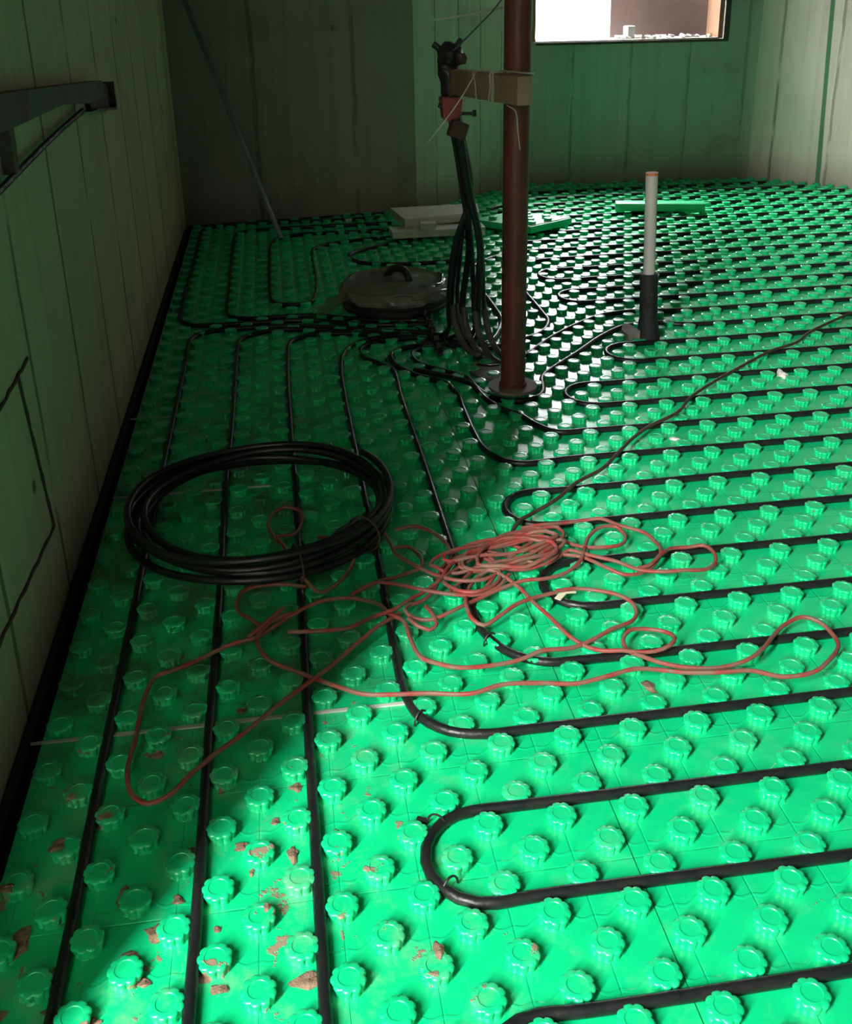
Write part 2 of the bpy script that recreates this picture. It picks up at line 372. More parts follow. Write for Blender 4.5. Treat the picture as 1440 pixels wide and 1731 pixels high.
bm = bmesh.new(); prism(bm, grow, H, H + 0.2); o = finish('ceiling', bm, M_SLAB, smooth=False); o['kind'] = 'structure'

# formwork ridges left on the near part of the left wall
for q_, (a, b) in enumerate((((.70, .458), (.985, .47)), ((.905, .47), (.966, .158)), ((.966, .158), (.56, .186)))):
    bm = bmesh.new(); n_ = 12
    pth = [Vector((-0.7035, a[0] + (b[0] - a[0]) * k / n_, a[1] + (b[1] - a[1]) * k / n_ + 0.002 * math.sin(k * 2.3 + q_))) for k in range(n_ + 1)]
    tube(bm, pth, 0.005, 6, radii=[0.0022 + 0.0015 * abs(math.sin(k * 1.3 + q_)) for k in range(n_ + 1)])
    o = finish('trim_%d' % (q_ + 1), bm, M_RUST); o['kind'] = 'structure'

# window in the far wall: timber jambs, soiled sill
fd = Vector((FR1[0] - OB1[0], FR1[1] - OB1[1], 0)).normalized(); fn = Vector((-fd.y, fd.x, 0))
def fw(x, y, z): return Vector((*OB1, 0)) + fd * x + fn * y + Vector((0, 0, z))
frot = math.atan2(fd.y, fd.x)
win = empty('window_1', fw((WX0 + WX1) / 2, 0.1, WZ0)); win['kind'] = 'structure'
def wpart(name, x0, x1, y0, y1, z0, z1, material, bevel=0.0):
    bm = bmesh.new(); c = fw((x0 + x1) / 2, (y0 + y1) / 2, (z0 + z1) / 2); box(bm, c, (x1 - x0, y1 - y0, z1 - z0), rz=frot, bevel=bevel)
    return local(finish(name, bm, material, win, smooth=False), win.location)
wpart('jamb', WX1 - 0.022, WX1, 0.02, 0.22, WZ0 + 0.004, WZ1, M_JAMB)
wpart('jamb', WX0, WX0 + 0.02, 0.02, 0.22, WZ0 + 0.004, WZ1, M_JAMB)
wpart('lintel_board', WX0 + 0.02, WX1 - 0.022, 0.02, 0.22, WZ1 - 0.022, WZ1, M_JAMB)
wpart('sill', WX0 + 0.02, WX1 - 0.022, 0.005, 0.22, WZ0, WZ0 + 0.006, M_SILLMAT)
wpart('casing', WX1, WX1 + 0.028, -0.006, 0.004, WZ0 - 0.014, WZ1, M_RUST)
wpart('casing', WX0 + 0.02, WX1, -0.006, 0.004, WZ0 - 0.014, WZ0 - 0.001, M_RUST)

# dark edge band along the foot of the left and back walls
for nm, a, b in (('baseboard_left', (-0.703, 0.3), (-0.703, 4.13)), ('baseboard_back', (-0.69, 4.142), (0.39, 4.25))):
    bm = bmesh.new(); beam(bm, (a[0] + (0.006 if 'left' in nm else 0), a[1] - (0.007 if 'back' in nm else 0), -0.012), (b[0] + (0.006 if 'left' in nm else 0), b[1] - (0.007 if 'back' in nm else 0), -0.012), 0.008, 0.042)
    o = finish(nm, bm, M_BAND, smooth=False); o['kind'] = 'structure'

# outside the far window: pale ground and a brown board standing in the light well
bm = bmesh.new(); prism(bm, [(0.2, 5.06), (3.0, 4.9), (4.4, 12.5), (-0.4, 12.5)], -0.25, -0.05)
o = finish('ground_outside', bm, mat('dark_soil', (0.015, 0.012, 0.01), 0.95), smooth=False); o['kind'] = 'structure'
bm = bmesh.new(); c = fw(0.92, 0.44, 0.80); box(bm, c, (0.74, 0.03, 1.69), rz=frot, rx=math.radians(-2), bevel=0.003)
tag(finish('shuttering_board', bm, M_BOARD), 'large brown shuttering board standing outside the right half of the far window', 'board')
bm = bmesh.new()
for i in range(46):
    x = random.uniform(0.50, 1.02); box(bm, fw(x, random.uniform(0.03, 0.17), WZ0 + 0.009), (random.uniform(.012, .04), random.uniform(.01, .03), random.uniform(.006, .024)), rz=random.uniform(0, 3), rx=random.uniform(-.4, .4))
o = finish('plaster_crumbs', bm, M_POLY, smooth=False); o['kind'] = 'stuff'; tag(o, 'white plaster crumbs scattered along the window sill in front of the brown board', 'rubble')
bm = bmesh.new(); box(bm, fw(0.578, 0.10, WZ0 + 0.038), (0.045, 0.05, 0.062), rz=0.2, bevel=0.006)
tag(finish('foam_block', bm, M_POLY), 'small white foam block standing upright on the far window sill', 'block')

# ---------------------------------------------------------------- studded floor panels
U0, V0, PS = -0.675, -0.225, 0.8
def inside(x, y, mgn):
    n = len(poly)
    for i in range(n):
        ax, ay = poly[i]; bx, by = poly[(i + 1) % n]
        # room polygon is counter-clockwise; the corner at BK1 is concave and handled below
        d = ((bx - ax) * (y - ay) - (by - ay) * (x - ax)) / math.hypot(bx - ax, by - ay)
        if i in (4, 5): continue
        if d < mgn: return False
    def dist(a, b): return ((b[0] - a[0]) * (y - a[1]) - (b[1] - a[1]) * (x - a[0])) / math.hypot(b[0] - a[0], b[1] - a[1])
    return dist(OB1, BK1) > mgn or dist(BK1, LW1) > mgn if x > 0.40 and False else min_ok(x, y, mgn, dist)
def min_ok(x, y, mgn, dist):
    if x <= BK1[0]: return dist(BK1, LW1) > mgn
    return dist(OB1, BK1) > mgn
def clip_room(P, ox, oy):
    cx = sum(p[0] for p in P) / 4 + ox
    edges = [(poly[i], poly[(i + 1) % 7]) for i in (0, 1, 2, 3, 6)] + [(BK1, LW1) if cx <= BK1[0] else (OB1, BK1)]
    for a, b in edges:
        L_ = math.hypot(b[0] - a[0], b[1] - a[1]); out = []
        sd = [((b[0] - a[0]) * (p[1] + oy - a[1]) - (b[1] - a[1]) * (p[0] + ox - a[0])) / L_ - 0.006 for p in P]
        for k in range(len(P)):
            p, q_, d0, d1 = P[k], P[(k + 1) % len(P)], sd[k], sd[(k + 1) % len(P)]
            if d0 >= 0: out.append(p)
            if (d0 >= 0) != (d1 >= 0):
                t = d0 / (d0 - d1); out.append((p[0] + (q_[0] - p[0]) * t, p[1] + (q_[1] - p[1]) * t))
        P = out
        if len(P) < 3: return []
    return P
def stud(verts, faces, x, y, seg, lob):
    prof = [(0.92, 0.0), (0.86, 0.0025), (0.97, 0.0112), (0.99, 0.0126), (0.95, 0.0142), (0.86, 0.0150), (0.60, 0.0153), (0.565, 0.0143), (0.0, 0.0143)]
    base = len(verts); R0 = 0.0203
    for (k, z) in prof[:-1]:
        amp = lob * (1.0 if z > 0.009 and k > 0.9 else 0.75 if k > 0.84 else 0.45 if k > 0.7 else 0.0)
        for i in range(seg):
            a = i * 2 * math.pi / seg; rr = R0 * k * (1 + amp * (abs(math.sin(4.5 * a)) ** 0.55 - 0.75))
            verts.append((x + rr * math.cos(a), y + rr * math.sin(a), z))
    verts.append((x, y, prof[-1][1])); n = len(prof) - 1
    for rI in range(n - 1):
        for i in range(seg):
            i2 = (i + 1) % seg; b0 = base + rI * seg; b1 = b0 + seg
            faces.append((b0 + i, b0 + i2, b1 + i2, b1 + i))
    top = base + (n - 1) * seg
    for i in range(seg): faces.append((top + i, top + (i + 1) % seg, base + n * seg))
def panel_mesh(name, ox, oy, full, seg, lob):
    verts, faces = [], []; N = 16; g = 0.0008
    cells = [[full or inside(ox + (i + .5) * .05, oy + (j + .5) * .05, -0.03) for i in range(N)] for j in range(N)]
    if not any(any(r_) for r_ in cells): return None
    if full:
        x0, x1 = g, PS - g
        verts += [(x0, x0, 0), (x1, x0, 0), (x1, x1, 0), (x0, x1, 0), (x0, x0, -.032), (x1, x0, -.032), (x1, x1, -.032), (x0, x1, -.032)]
        faces += [(0, 1, 2, 3), (0, 4, 5, 1), (1, 5, 6, 2), (2, 6, 7, 3), (3, 7, 4, 0), (7, 6, 5, 4)]
    else:
        for j in range(N):
            for i in range(N):
                if not cells[j][i]: continue
                x0, x1, y0, y1 = i * .05, (i + 1) * .05, j * .05, (j + 1) * .05
                x0 = g if i == 0 else x0; y0 = g if j == 0 else y0; x1 = PS - g if i == N - 1 else x1; y1 = PS - g if j == N - 1 else y1
                P = clip_room([(x0, y0), (x1, y0), (x1, y1), (x0, y1)], ox, oy)
                if len(P) < 3: continue
                b = len(verts); verts += [(x, y, 0) for x, y in P]; faces.append(tuple(range(b, b + len(P))))
    for j in range(N):
        for i in range(N):
            if (i + j) % 2: continue          # quincunx: every other 50 mm node
            x, y = i * .05 + .025, j * .05 + .025
            if not cells[j][i]: continue
            if not full and not inside(ox + x, oy + y, 0.024): continue
            stud(verts, faces, x, y, seg, lob)
    me = bpy.data.meshes.new(name); me.from_pydata(verts, [], faces); me.update()
    me.polygons.foreach_set('use_smooth', [True] * len(me.polygons)); me.set_sharp_from_angle(angle=math.radians(50))
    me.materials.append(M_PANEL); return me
ORD = ['first', 'second', 'third', 'fourth', 'fifth', 'sixth', 'seventh', 'eighth']
near_me = panel_mesh('studded_panel_mesh', 0, 0, True, 54, 0.15)
far_me = panel_mesh('studded_panel_far_mesh', 0, 0, True, 18, 0.0)
for rj in range(7):
    for ci in range(5):
        ox, oy = U0 + ci * PS, V0 + rj * PS
        cs = [(ox + a, oy + b) for a in (0, PS) for b in (0, PS)]
        ok = [inside(x, y, 0.016) for x, y in cs]
        if all(ok): me = near_me if rj < 3 else far_me
        else:
            me = panel_mesh('studded_panel_cut_mesh', ox, oy, False, 18, 0.0)
            if me is None: continue
        o = link('insulation_panel', me, None); o.location = (ox, oy, 0)
        side = 'against the left wall' if ci == 0 else '%s from the left wall' % ORD[ci]
        row = 'nearest row' if rj == 0 else '%s row from the camera' % ORD[rj]
        tag(o, 'green studded floor panel %s, %s' % (side, row), 'floor panel', 'green studded insulation panels on the floor')

# ---------------------------------------------------------------- heating pipes lying between the studs
PR = 0.0078; PZ = PR + 0.0005
def pipe(pts, label, z=PZ, step=0.014):
    P3 = [(p[0], p[1], p[2] if len(p) > 2 else z) for p in pts]
    o = tube_obj('heating_pipe', P3, PR, M_PIPE, seg=10, step=step)
    return tag(o, label, 'pipe', 'black heating pipes laid between the studs')
def right_end(v): return min(3.12, 2.2 + (4.66 - v) * 0.95)
def row(v): return v
def arc(cx, cy, rr, a0, a1, n=8):
    return [(cx + rr * math.cos(math.radians(a0 + (a1 - a0) * k / n)), cy + rr * math.sin(math.radians(a0 + (a1 - a0) * k / n))) for k in range(n + 1)]
def ubend(v0, ul, label, hi=None):       # two rows v0 and v0+.15 joined by a half circle whose left-most centre line is ul
    a = arc(ul + 0.076, v0 + 0.075, 0.076, 270, 90, 10)
    e0, e1 = right_end(v0), right_end(v0 + .15)
    def lead(v, e, rev):
        n = int((e - ul - 0.1) / 0.4); L_ = [(ul + 0.12 + (e - ul - 0.12) * k / max(n, 1), v + random.uniform(-.002, .002)) for k in range(n + 1)]
        return L_[::-1] if rev else L_
    return pipe(lead(v0, e0, True) + a + lead(v0 + .15, e1, False), label)
def line_r(v, u0):                       # from the right end to u0
    e = right_end(v); n = max(1, int((e - u0) / 0.4)); return [(e + (u0 - e) * k / n, v + random.uniform(-.002, .002)) for k in range(n + 1)]
def line_v(uu, v0, v1):
    n = max(1, int(abs(v1 - v0) / 0.35)); return [(uu + random.uniform(-.003, .003), v0 + (v1 - v0) * k / n) for k in range(n + 1)]

ubend(-0.125, -0.125, 'black pipe U-bend cut off by the bottom edge of the photo')
ubend(0.178, -0.140, 'black pipe U-bend at bottom right, the nearest one shown whole')
pipe(line_r(0.478, 0.06) + [(-0.02, 0.477), (-0.07, 0.492), (-0.108, 0.53), (-0.124, 0.588), (-0.127, 0.70)] + line_v(-0.125, 0.90, 1.95) +
     [(-0.122, 2.09), (-0.11, 2.19), (-0.075, 2.282), (-0.015, 2.328), (0.06, 2.345), (0.16, 2.35), (0.22, 2.31), (0.245, 2.25)],
     'black pipe turning in a rounded corner below the red stray cable loops')
pipe(line_r(0.627, 0.19) + [(0.113, 0.632), (0.062, 0.665), (0.03, 0.73), (0.024, 0.80)] + line_v(0.025, 0.95, 1.85) +
     [(0.026, 1.95), (0.022, 2.045), (-0.01, 2.105), (-0.047, 2.16), (-0.056, 2.217), (-0.035, 2.27), (0.048, 2.312), (0.15, 2.318), (0.21, 2.29), (0.235, 2.23)],
     'black pipe passing under the heap of red cable and hooking back at the riser base')
ubend(0.776, 0.165, 'black pipe U-bend hidden at its left end by the heap of red cable')
ubend(1.076, 0.160, 'black pipe U-bend just behind the heap of red cable')
pipe(line_r(1.375, 0.36) + [(0.25, 1.367), (0.205, 1.395), (0.178, 1.46), (0.171, 1.56), (0.172, 1.70), (0.174, 1.82), (0.155, 1.91), (0.108, 1.957), (0.066, 2.016), (0.04, 2.075), (0.031, 2.146), (0.045, 2.195), (0.094, 2.231), (0.15, 2.24), (0.20, 2.225)],
     'black pipe curving up left of the red prop, first line behind the cable heap bends')
pipe(line_r(1.523, 0.46) + [(0.372, 1.528), (0.332, 1.584), (0.309, 1.645), (0.272, 1.694), (0.243, 1.775), (0.233, 1.852), (0.225, 1.93), (0.19, 1.98), (0.152, 2.02), (0.112, 2.068), (0.095, 2.128), (0.098, 2.171), (0.13, 2.205), (0.18, 2.21)],
     'black pipe sweeping around the front left of the red prop base')
ubend(1.676, 0.458, 'black pipe U-bend to the right of the red prop base')
ubend(1.977, 0.667, 'black pipe U-bend in front of the white pipe sleeve')
pipe(line_r(2.275, 1.0) + [(0.90, 2.315), (0.80, 2.294), (0.708, 2.222), (0.581, 2.078), (0.467, 1.952), (0.430, 1.90), (0.412, 1.82), (0.392, 1.768), (0.345, 1.742), (0.285, 1.755), (0.248, 1.81), (0.222, 1.895), (0.175, 1.955), (0.125, 2.0), (0.085, 2.03)],
     'black pipe hugging the red prop base plate and running to the white pipe sleeve')
pipe(line_r(2.425, 1.0) + [(0.896, 2.444), (0.773, 2.425), (0.67, 2.353), (0.539, 2.227), (0.422, 2.083), (0.36, 2.025), (0.305, 2.008), (0.27, 2.03)],
     'black pipe slanting behind the red prop towards the riser base')
ubend(2.575, 0.682, 'black pipe U-bend left of the white pipe sleeve')
ubend(2.865, 0.682, 'black pipe U-bend in the window reflection, behind the one beside the sleeve')
pipe(line_r(3.175, 0.9) + [(0.74, 3.165), (0.64, 3.12), (0.592, 3.02)] + line_v(0.581, 2.85, 2.50) + [(0.575, 2.39), (0.526, 2.289), (0.45, 2.23), (0.38, 2.195), (0.31, 2.16)],
     'black pipe zigzagging out from behind the right side of the red prop')
pipe(line_r(3.325, 0.85) + [(0.723, 3.322), (0.612, 3.279), (0.50, 3.18), (0.45, 3.08)] + line_v(0.437, 2.95, 2.55) + [(0.43, 2.44), (0.40, 2.34), (0.36, 2.25), (0.31, 2.2)],
     'black pipe curving out between the risers and the red prop')
for k, v in enumerate((3.475, 3.775, 4.075, 4.375)):
    ubend(v, (0.70, 0.62, 0.75, 0.92)[k], ('black pipe loop beside the green panel offcut', 'black pipe loop running behind the green panel offcut', 'black pipe loop behind the green strip on the floor', 'farthest black pipe loop under the window wall')[k])
# runs in the dark left half
pipe([(0.18, 2.36), (0.05, 2.40), (-0.2, 2.50), (-0.35, 2.525), (-0.50, 2.515), (-0.555, 2.48), (-0.575, 2.42)] + line_v(-0.575, 2.2, -0.2), 'black pipe running lengthwise nearest the left wall')
pipe([(0.18, 2.33), (0.02, 2.375), (-0.16, 2.45), (-0.30, 2.485), (-0.375, 2.455), (-0.418, 2.40), (-0.425, 2.32)] + line_v(-0.427, 2.1, -0.2), 'second black lengthwise pipe from the left wall, passing under the coil')
pipe([(0.18, 2.31), (0.06, 2.345), (-0.08, 2.40), (-0.187, 2.412), (-0.245, 2.38), (-0.266, 2.33), (-0.273, 2.24)] + line_v(-0.277, 2.05, -0.2), 'third black lengthwise pipe from the left wall, straight to the bottom edge')
pipe([(0.2, 2.44), (0.0, 2.475), (-0.2, 2.565), (-0.48, 2.575), (-0.58, 2.59), (-0.62, 2.66)] + line_v(-0.625, 2.8, 3.95) + [(-0.61, 4.05), (-0.55, 4.10)] + [(-0.3, 4.115), (0.0, 4.10), (0.2, 4.11)], 'black pipe running into the dark back corner beside the left wall')
pipe([(0.2, 2.475), (0.0, 2.53), (-0.2, 2.62), (-0.40, 2.625), (-0.455, 2.66), (-0.47, 2.74)] + line_v(-0.472, 2.9, 3.8) + [(-0.46, 3.92), (-0.40, 3.965), (-0.15, 3.985), (0.1, 3.98), (0.24, 3.98)], 'black pipe in the dark, second from the left wall behind the manifold')
pipe([(0.28, 3.835), (0.06, 3.842), (-0.2, 3.83), (-0.28, 3.78), (-0.31, 3.68)] + line_v(-0.318, 3.5, 2.92) + [(-0.315, 2.82), (-0.28, 2.765), (-0.225, 2.755), (-0.178, 2.78), (-0.165, 2.84)] + line_v(-0.15, 3.0, 3.42) + [(-0.135, 3.55), (-0.09, 3.61), (0.047, 3.672), (0.2, 3.69), (0.30, 3.69)], 'black pipe loop around the foot of the leaning rod')
pipe([(0.34, 3.66), (0.22, 3.60), (0.13, 3.54), (0.03, 3.459), (0.0, 3.39), (0.05, 3.275), (0.18, 3.23), (0.30, 3.225), (0.42, 3.23)], 'short black pipe bend just behind the round cover')

# dark clips pressed over the pipes
def clip(x, y, ang, label):
    bm = bmesh.new(); a = math.radians(ang); d = Vector((math.cos(a), math.sin(a), 0))
    pts = [Vector((x, y, 0)) + d * (0.014 * math.cos(t)) + Vector((0, 0, 0.002 + 0.0195 * math.sin(t))) for t in [math.pi * k / 8 for k in range(9)]]
    tube(bm, [pts[0] + Vector((0, 0, -.001))] + pts, 0.0016, 6)
    box(bm, Vector((x, y, 0)) + d * 0.021 + Vector((0, 0, 0.004)), (0.016, 0.007, 0.007), rz=a, bevel=0.0015)
    tag(finish('pipe_clip', bm, M_CLIP), label, 'clip', 'black clips over the heating pipes')
clip(0.036, 0.707, 30, 'black clip on the pipe bend in front of the red cable heap')
clip(-0.116, 0.317, 150, 'black clip on the far side of the nearest whole U-bend')
clip(-0.116, 0.212, 215, 'black clip on the near side of the nearest whole U-bend')
clip(-0.108, 0.528, 40, 'black clip on the rounded pipe corner near the photo centre')
clip(0.031, 2.14, 180, 'black clip on the pipe hook left of the riser base')

# ---------------------------------------------------------------- coil of spare pipe
coil = bmesh.new(); path = []; turns = 6; CX, CY = -0.342, 1.178
for i in range(turns * 64 + 1):
    a = i / 64 * 2 * math.pi + 0.6; t = i / 64
    rr = 0.246 + 0.020 * math.sin(t * 2.39 + 0.4) + 0.006 * math.sin(2 * a + 1.0)
    bunch = 0.5 + 0.5 * math.cos(a - math.radians(-45))
    rr = rr * (1 - 0.0 * bunch); rr = 0.246 + (rr - 0.246) * (1 - 0.45 * bunch)
    zz = 0.0325 + 0.0085 * t + 0.004 * math.sin(3 * a + t)
    path.append(Vector((CX + rr * math.cos(a) * 1.01, CY + rr * math.sin(a) * 1.04, zz)))
tube(coil, path, 0.0078, 10)
c_ = empty('pipe_coil', (CX, CY, 0.022)); tag(c_, 'coil of spare black pipe lying on the studs left of the red cable', 'pipe coil')
local(finish('coiled_pipe', coil, M_PIPE, c_), c_.location)
o = tube_obj('pipe_end', [(-0.30, 0.94, 0.05), (-0.245, 0.958, 0.062), (-0.20, 1.01, 0.066), (-0.158, 1.072, 0.058)], 0.0078, M_PIPE, c_, seg=10); local(o, c_.location)
for k, a in enumerate((-75, -38)):
    bm = bmesh.new(); a = math.radians(a); cc = Vector((CX + 0.246 * math.cos(a), CY + 0.252 * math.sin(a), 0.056)); d = Vector((math.cos(a), math.sin(a), 0))
    tube(bm, [cc + d * (0.036 * math.cos(t)) + Vector((0, 0, 0.036 * math.sin(t))) for t in [2 * math.pi * q_ / 16 for q_ in range(16)]], 0.0022, 6, closed=True)
    local(finish('tie', bm, M_CORD, c_), c_.location)

# ---------------------------------------------------------------- red cable tangle and the dark cord
WIRES = {'w0': [(1.536, 2.225), (1.319, 2.083), (1.229, 1.993), (1.124, 1.933), (0.977, 1.83), (0.768, 1.648), (0.685, 1.542), (0.596, 1.487), (0.535, 1.426), (0.475, 1.352), (0.412, 1.281), (0.333, 1.217), (0.268, 1.144), (0.206, 1.102), (0.178, 1.077), (0.161, 1.052), (0.14, 1.019)], 'w1': [(0.168, 1.043), (0.209, 1.043), (0.249, 1.046), (0.305, 1.054), (0.336, 1.048), (0.361, 1.018), (0.406, 0.988), (0.416, 0.946), (0.411, 0.908), (0.389, 0.872), (0.352, 0.846), (0.315, 0.84), (0.29, 0.86), (0.257, 0.911), (0.234, 0.928), (0.194, 0.935), (0.159, 0.955), (0.14, 0.984), (0.14, 1.019)], 'w2': [(0.261, 0.917), (0.276, 0.955), (0.292, 0.985), (0.324, 1.01), (0.356, 1.01), (0.364, 0.979), (0.346, 0.947), (0.315, 0.936), (0.267, 0.95), (0.246, 0.972), (0.225, 0.997), (0.201, 1.025), (0.174, 1.03), (0.139, 1.012), (0.105, 0.986), (0.06, 0.966), (0.017, 0.954), (-0.006, 0.931), (-0.022, 0.892), (-0.035, 0.853), (-0.065, 0.817), (-0.091, 0.801), (-0.099, 0.786), (-0.087, 0.765), (-0.059, 0.757), (-0.026, 0.767), (0.001, 0.785), (0.029, 0.807), (0.072, 0.829), (0.13, 0.846), (0.163, 0.847), (0.21, 0.863), (0.247, 0.893), (0.261, 0.917)], 'w3': [(0.346, 0.852), (0.367, 0.854), (0.402, 0.885), (0.432, 0.911), (0.466, 0.914), (0.497, 0.908), (0.504, 0.876), (0.494, 0.847), (0.467, 0.826), (0.422, 0.822), (0.384, 0.826), (0.345, 0.848), (0.315, 0.879), (0.268, 0.909), (0.237, 0.939), (0.216, 0.925), (0.178, 0.894), (0.154, 0.903), (0.122, 0.935), (0.086, 0.957), (0.057, 0.953), (0.013, 0.928), (-0.007, 0.902), (-0.018, 0.873), (-0.008, 0.843), (0.014, 0.821), (0.047, 0.833), (0.091, 0.891), (0.135, 0.939), (0.202, 1.001)], 'w4': [(0.176, 0.802), (0.216, 0.809), (0.251, 0.799), (0.281, 0.774), (0.299, 0.748), (0.299, 0.722), (0.282, 0.699), (0.239, 0.676), (0.196, 0.653), (0.162, 0.642), (0.132, 0.636), (0.108, 0.633), (0.068, 0.621), (0.027, 0.617), (-0.034, 0.616), (-0.066, 0.634), (-0.089, 0.662), (-0.099, 0.714), (-0.105, 0.761), (-0.125, 0.785), (-0.141, 0.823), (-0.187, 0.845), (-0.242, 0.841), (-0.293, 0.814), (-0.332, 0.781), (-0.354, 0.755), (-0.388, 0.747), (-0.405, 0.747), (-0.444, 0.719), (-0.485, 0.687), (-0.513, 0.675), (-0.527, 0.625), (-0.529, 0.531), (-0.532, 0.459), (-0.522, 0.417), (-0.498, 0.399), (-0.471, 0.408), (-0.443, 0.444), (-0.411, 0.485), (-0.368, 0.526), (-0.328, 0.563), (-0.282, 0.608), (-0.245, 0.648), (-0.198, 0.699), (-0.149, 0.749), (-0.127, 0.772), (-0.107, 0.793)], 'w5': [(0.176, 0.802), (0.142, 0.793), (0.097, 0.772), (0.061, 0.747), (0.03, 0.73), (0.014, 0.744), (0.01, 0.783), (0.018, 0.826), (0.041, 0.868), (0.072, 0.888), (0.093, 0.865), (0.116, 0.827), (0.129, 0.778), (0.146, 0.721), (0.163, 0.672), (0.184, 0.643), (0.206, 0.621), (0.238, 0.611), (0.255, 0.608), (0.289, 0.605), (0.315, 0.609), (0.332, 0.629), (0.325, 0.655), (0.297, 0.668), (0.267, 0.665), (0.248, 0.644), (0.248, 0.621), (0.265, 0.595), (0.288, 0.567), (0.324, 0.553), (0.376, 0.546), (0.423, 0.552), (0.464, 0.578), (0.497, 0.613), (0.534, 0.643), (0.569, 0.653), (0.59, 0.638), (0.598, 0.602), (0.588, 0.568), (0.552, 0.53), (0.512, 0.507), (0.461, 0.508), (0.419, 0.526), (0.362, 0.53), (0.314, 0.546), (0.28, 0.561), (0.24, 0.564), (0.193, 0.554), (0.142, 0.549), (0.086, 0.556), (0.026, 0.556), (-0.029, 0.545), (-0.095, 0.562), (-0.148, 0.564), (-0.191, 0.571), (-0.23, 0.604), (-0.26, 0.629), (-0.291, 0.649), (-0.329, 0.68), (-0.351, 0.726), (-0.354, 0.752), (-0.332, 0.788), (-0.293, 0.814)], 'w6': [(-0.302, 0.751), (-0.249, 0.746), (-0.197, 0.756), (-0.156, 0.779), (-0.12, 0.787), (-0.089, 0.814), (-0.06, 0.838), (-0.029, 0.862), (0.001, 0.909), (0.028, 0.936)], 'w7': [(-0.238, 1.066), (-0.194, 1.067), (-0.162, 1.076), (-0.135, 1.088), (-0.11, 1.067), (-0.098, 1.015), (-0.094, 0.969), (-0.074, 0.933), (-0.045, 0.904), (-0.02, 0.881), (0.014, 0.855), (0.058, 0.857), (0.098, 0.891)], 'w8': [(-0.079, 1.09), (-0.044, 1.089), (-0.013, 1.061), (0.009, 1.021), (0.013, 0.968), (0.002, 0.93)], 'w9': [(-0.095, 1.003), (-0.065, 1.004), (-0.049, 0.979), (-0.046, 0.945), (-0.054, 0.916), (-0.077, 0.912), (-0.104, 0.904), (-0.134, 0.893), (-0.157, 0.879), (-0.188, 0.862)], 'w10': [(-0.135, 0.887), (-0.095, 0.87), (-0.061, 0.842), (-0.017, 0.821), (0.032, 0.818), (0.075, 0.834), (0.105, 0.869)], 'w11': [(-0.316, 1.063), (-0.33, 1.104), (-0.333, 1.141), (-0.325, 1.186), (-0.301, 1.21), (-0.269, 1.183), (-0.266, 1.137), (-0.285, 1.093), (-0.316, 1.08), (-0.304, 1.04), (-0.291, 0.993), (-0.285, 0.949), (-0.266, 0.906), (-0.243, 0.866), (-0.205, 0.903), (-0.176, 0.962), (-0.166, 1.011)], 'w12': [(-0.308, 0.82), (-0.346, 0.778), (-0.368, 0.754)], 'w13': [(-0.266, 0.906), (-0.317, 0.923), (-0.376, 0.909), (-0.39, 0.876), (-0.388, 0.847), (-0.369, 0.816), (-0.347, 0.78)], 'w14': [(-0.06, 0.799), (-0.053, 0.77), (-0.05, 0.742), (-0.065, 0.728), (-0.082, 0.734), (-0.096, 0.76)], 'w15': [(-0.013, 0.83), (0.044, 0.901), (0.092, 0.969), (0.136, 1.008), (0.181, 1.0), (0.215, 0.97), (0.218, 0.936), (0.191, 0.901), (0.143, 0.888), (0.101, 0.902), (0.069, 0.94)], 'w16': [(-0.017, 0.86), (0.003, 0.827), (0.027, 0.813), (0.064, 0.832), (0.086, 0.862), (0.088, 0.904), (0.071, 0.951), (0.052, 0.943), (0.012, 0.907), (-0.013, 0.88)]}
def wz(k, i, n): return 0.0255 + 0.003 * math.sin(i * 1.7 + k * 2.3) + 0.0022 * (k % 5) + 0.002 * math.sin(i * 0.6 + k)
t_ = empty('cable_tangle', (0.12, 0.92, 0.022)); tag(t_, 'tangled heap of dusty red cable with long stray loops on the studs', 'cable')
heap = bmesh.new()
for k, key in enumerate(['w1', 'w2', 'w3', 'w6', 'w7', 'w8', 'w9', 'w10', 'w11', 'w12', 'w13', 'w14', 'w15', 'w16']):
    P_ = WIRES[key]; tube(heap, spline([(x, y, wz(k, i, len(P_))) for i, (x, y) in enumerate(P_)], 0.010), 0.0037, 8)
rh = random.Random(5)
for k in range(5):
    cx, cy, ra_, rb_, ph, tl = 0.125 + rh.uniform(-.04, .04), 0.945 + rh.uniform(-.02, .02), rh.uniform(.08, .13), rh.uniform(.025, .05), rh.uniform(0, 6.28), 0.32 + rh.uniform(-.12, .12)
    pts = []
    for i in range(26):
        a = ph + i * 0.33; ex = ra_ * math.cos(a) * (1 + .08 * math.sin(3 * a + k)); ey = rb_ * math.sin(a) * (1 + .12 * math.sin(2 * a + k))
        pts.append((cx + ex * math.cos(tl) - ey * math.sin(tl), cy + ex * math.sin(tl) + ey * math.cos(tl), wz(k + 40, i, 26) + 0.006))
    tube(heap, spline(pts, 0.010), 0.0037, 8)
local(finish('cable_heap', heap, M_WIRE, t_), t_.location)
for k, key in enumerate(['w4', 'w5']):
    P_ = WIRES[key]; bm = bmesh.new(); tube(bm, spline([(x, y, wz(k + 20, i, len(P_))) for i, (x, y) in enumerate(P_)], 0.010), 0.0037, 8)
    local(finish('stray_loop', bm, M_WIRE, t_), t_.location)
P_ = WIRES['w0']; P0 = Vector(P_[0]); dirn = (P0 - Vector(P_[1])).normalized()
ext = [tuple(P0 + dirn * 0.5 + Vector((0.05, 0.02)))]
o = tube_obj('power_cord', [(x, y, 0.0265 + 0.003 * math.sin(i * 2.1)) for i, (x, y) in enumerate(ext + P_)], 0.0042, M_CORD, seg=8)
tag(o, 'dark brown cord running from the red cable heap up to the right edge', 'cord')
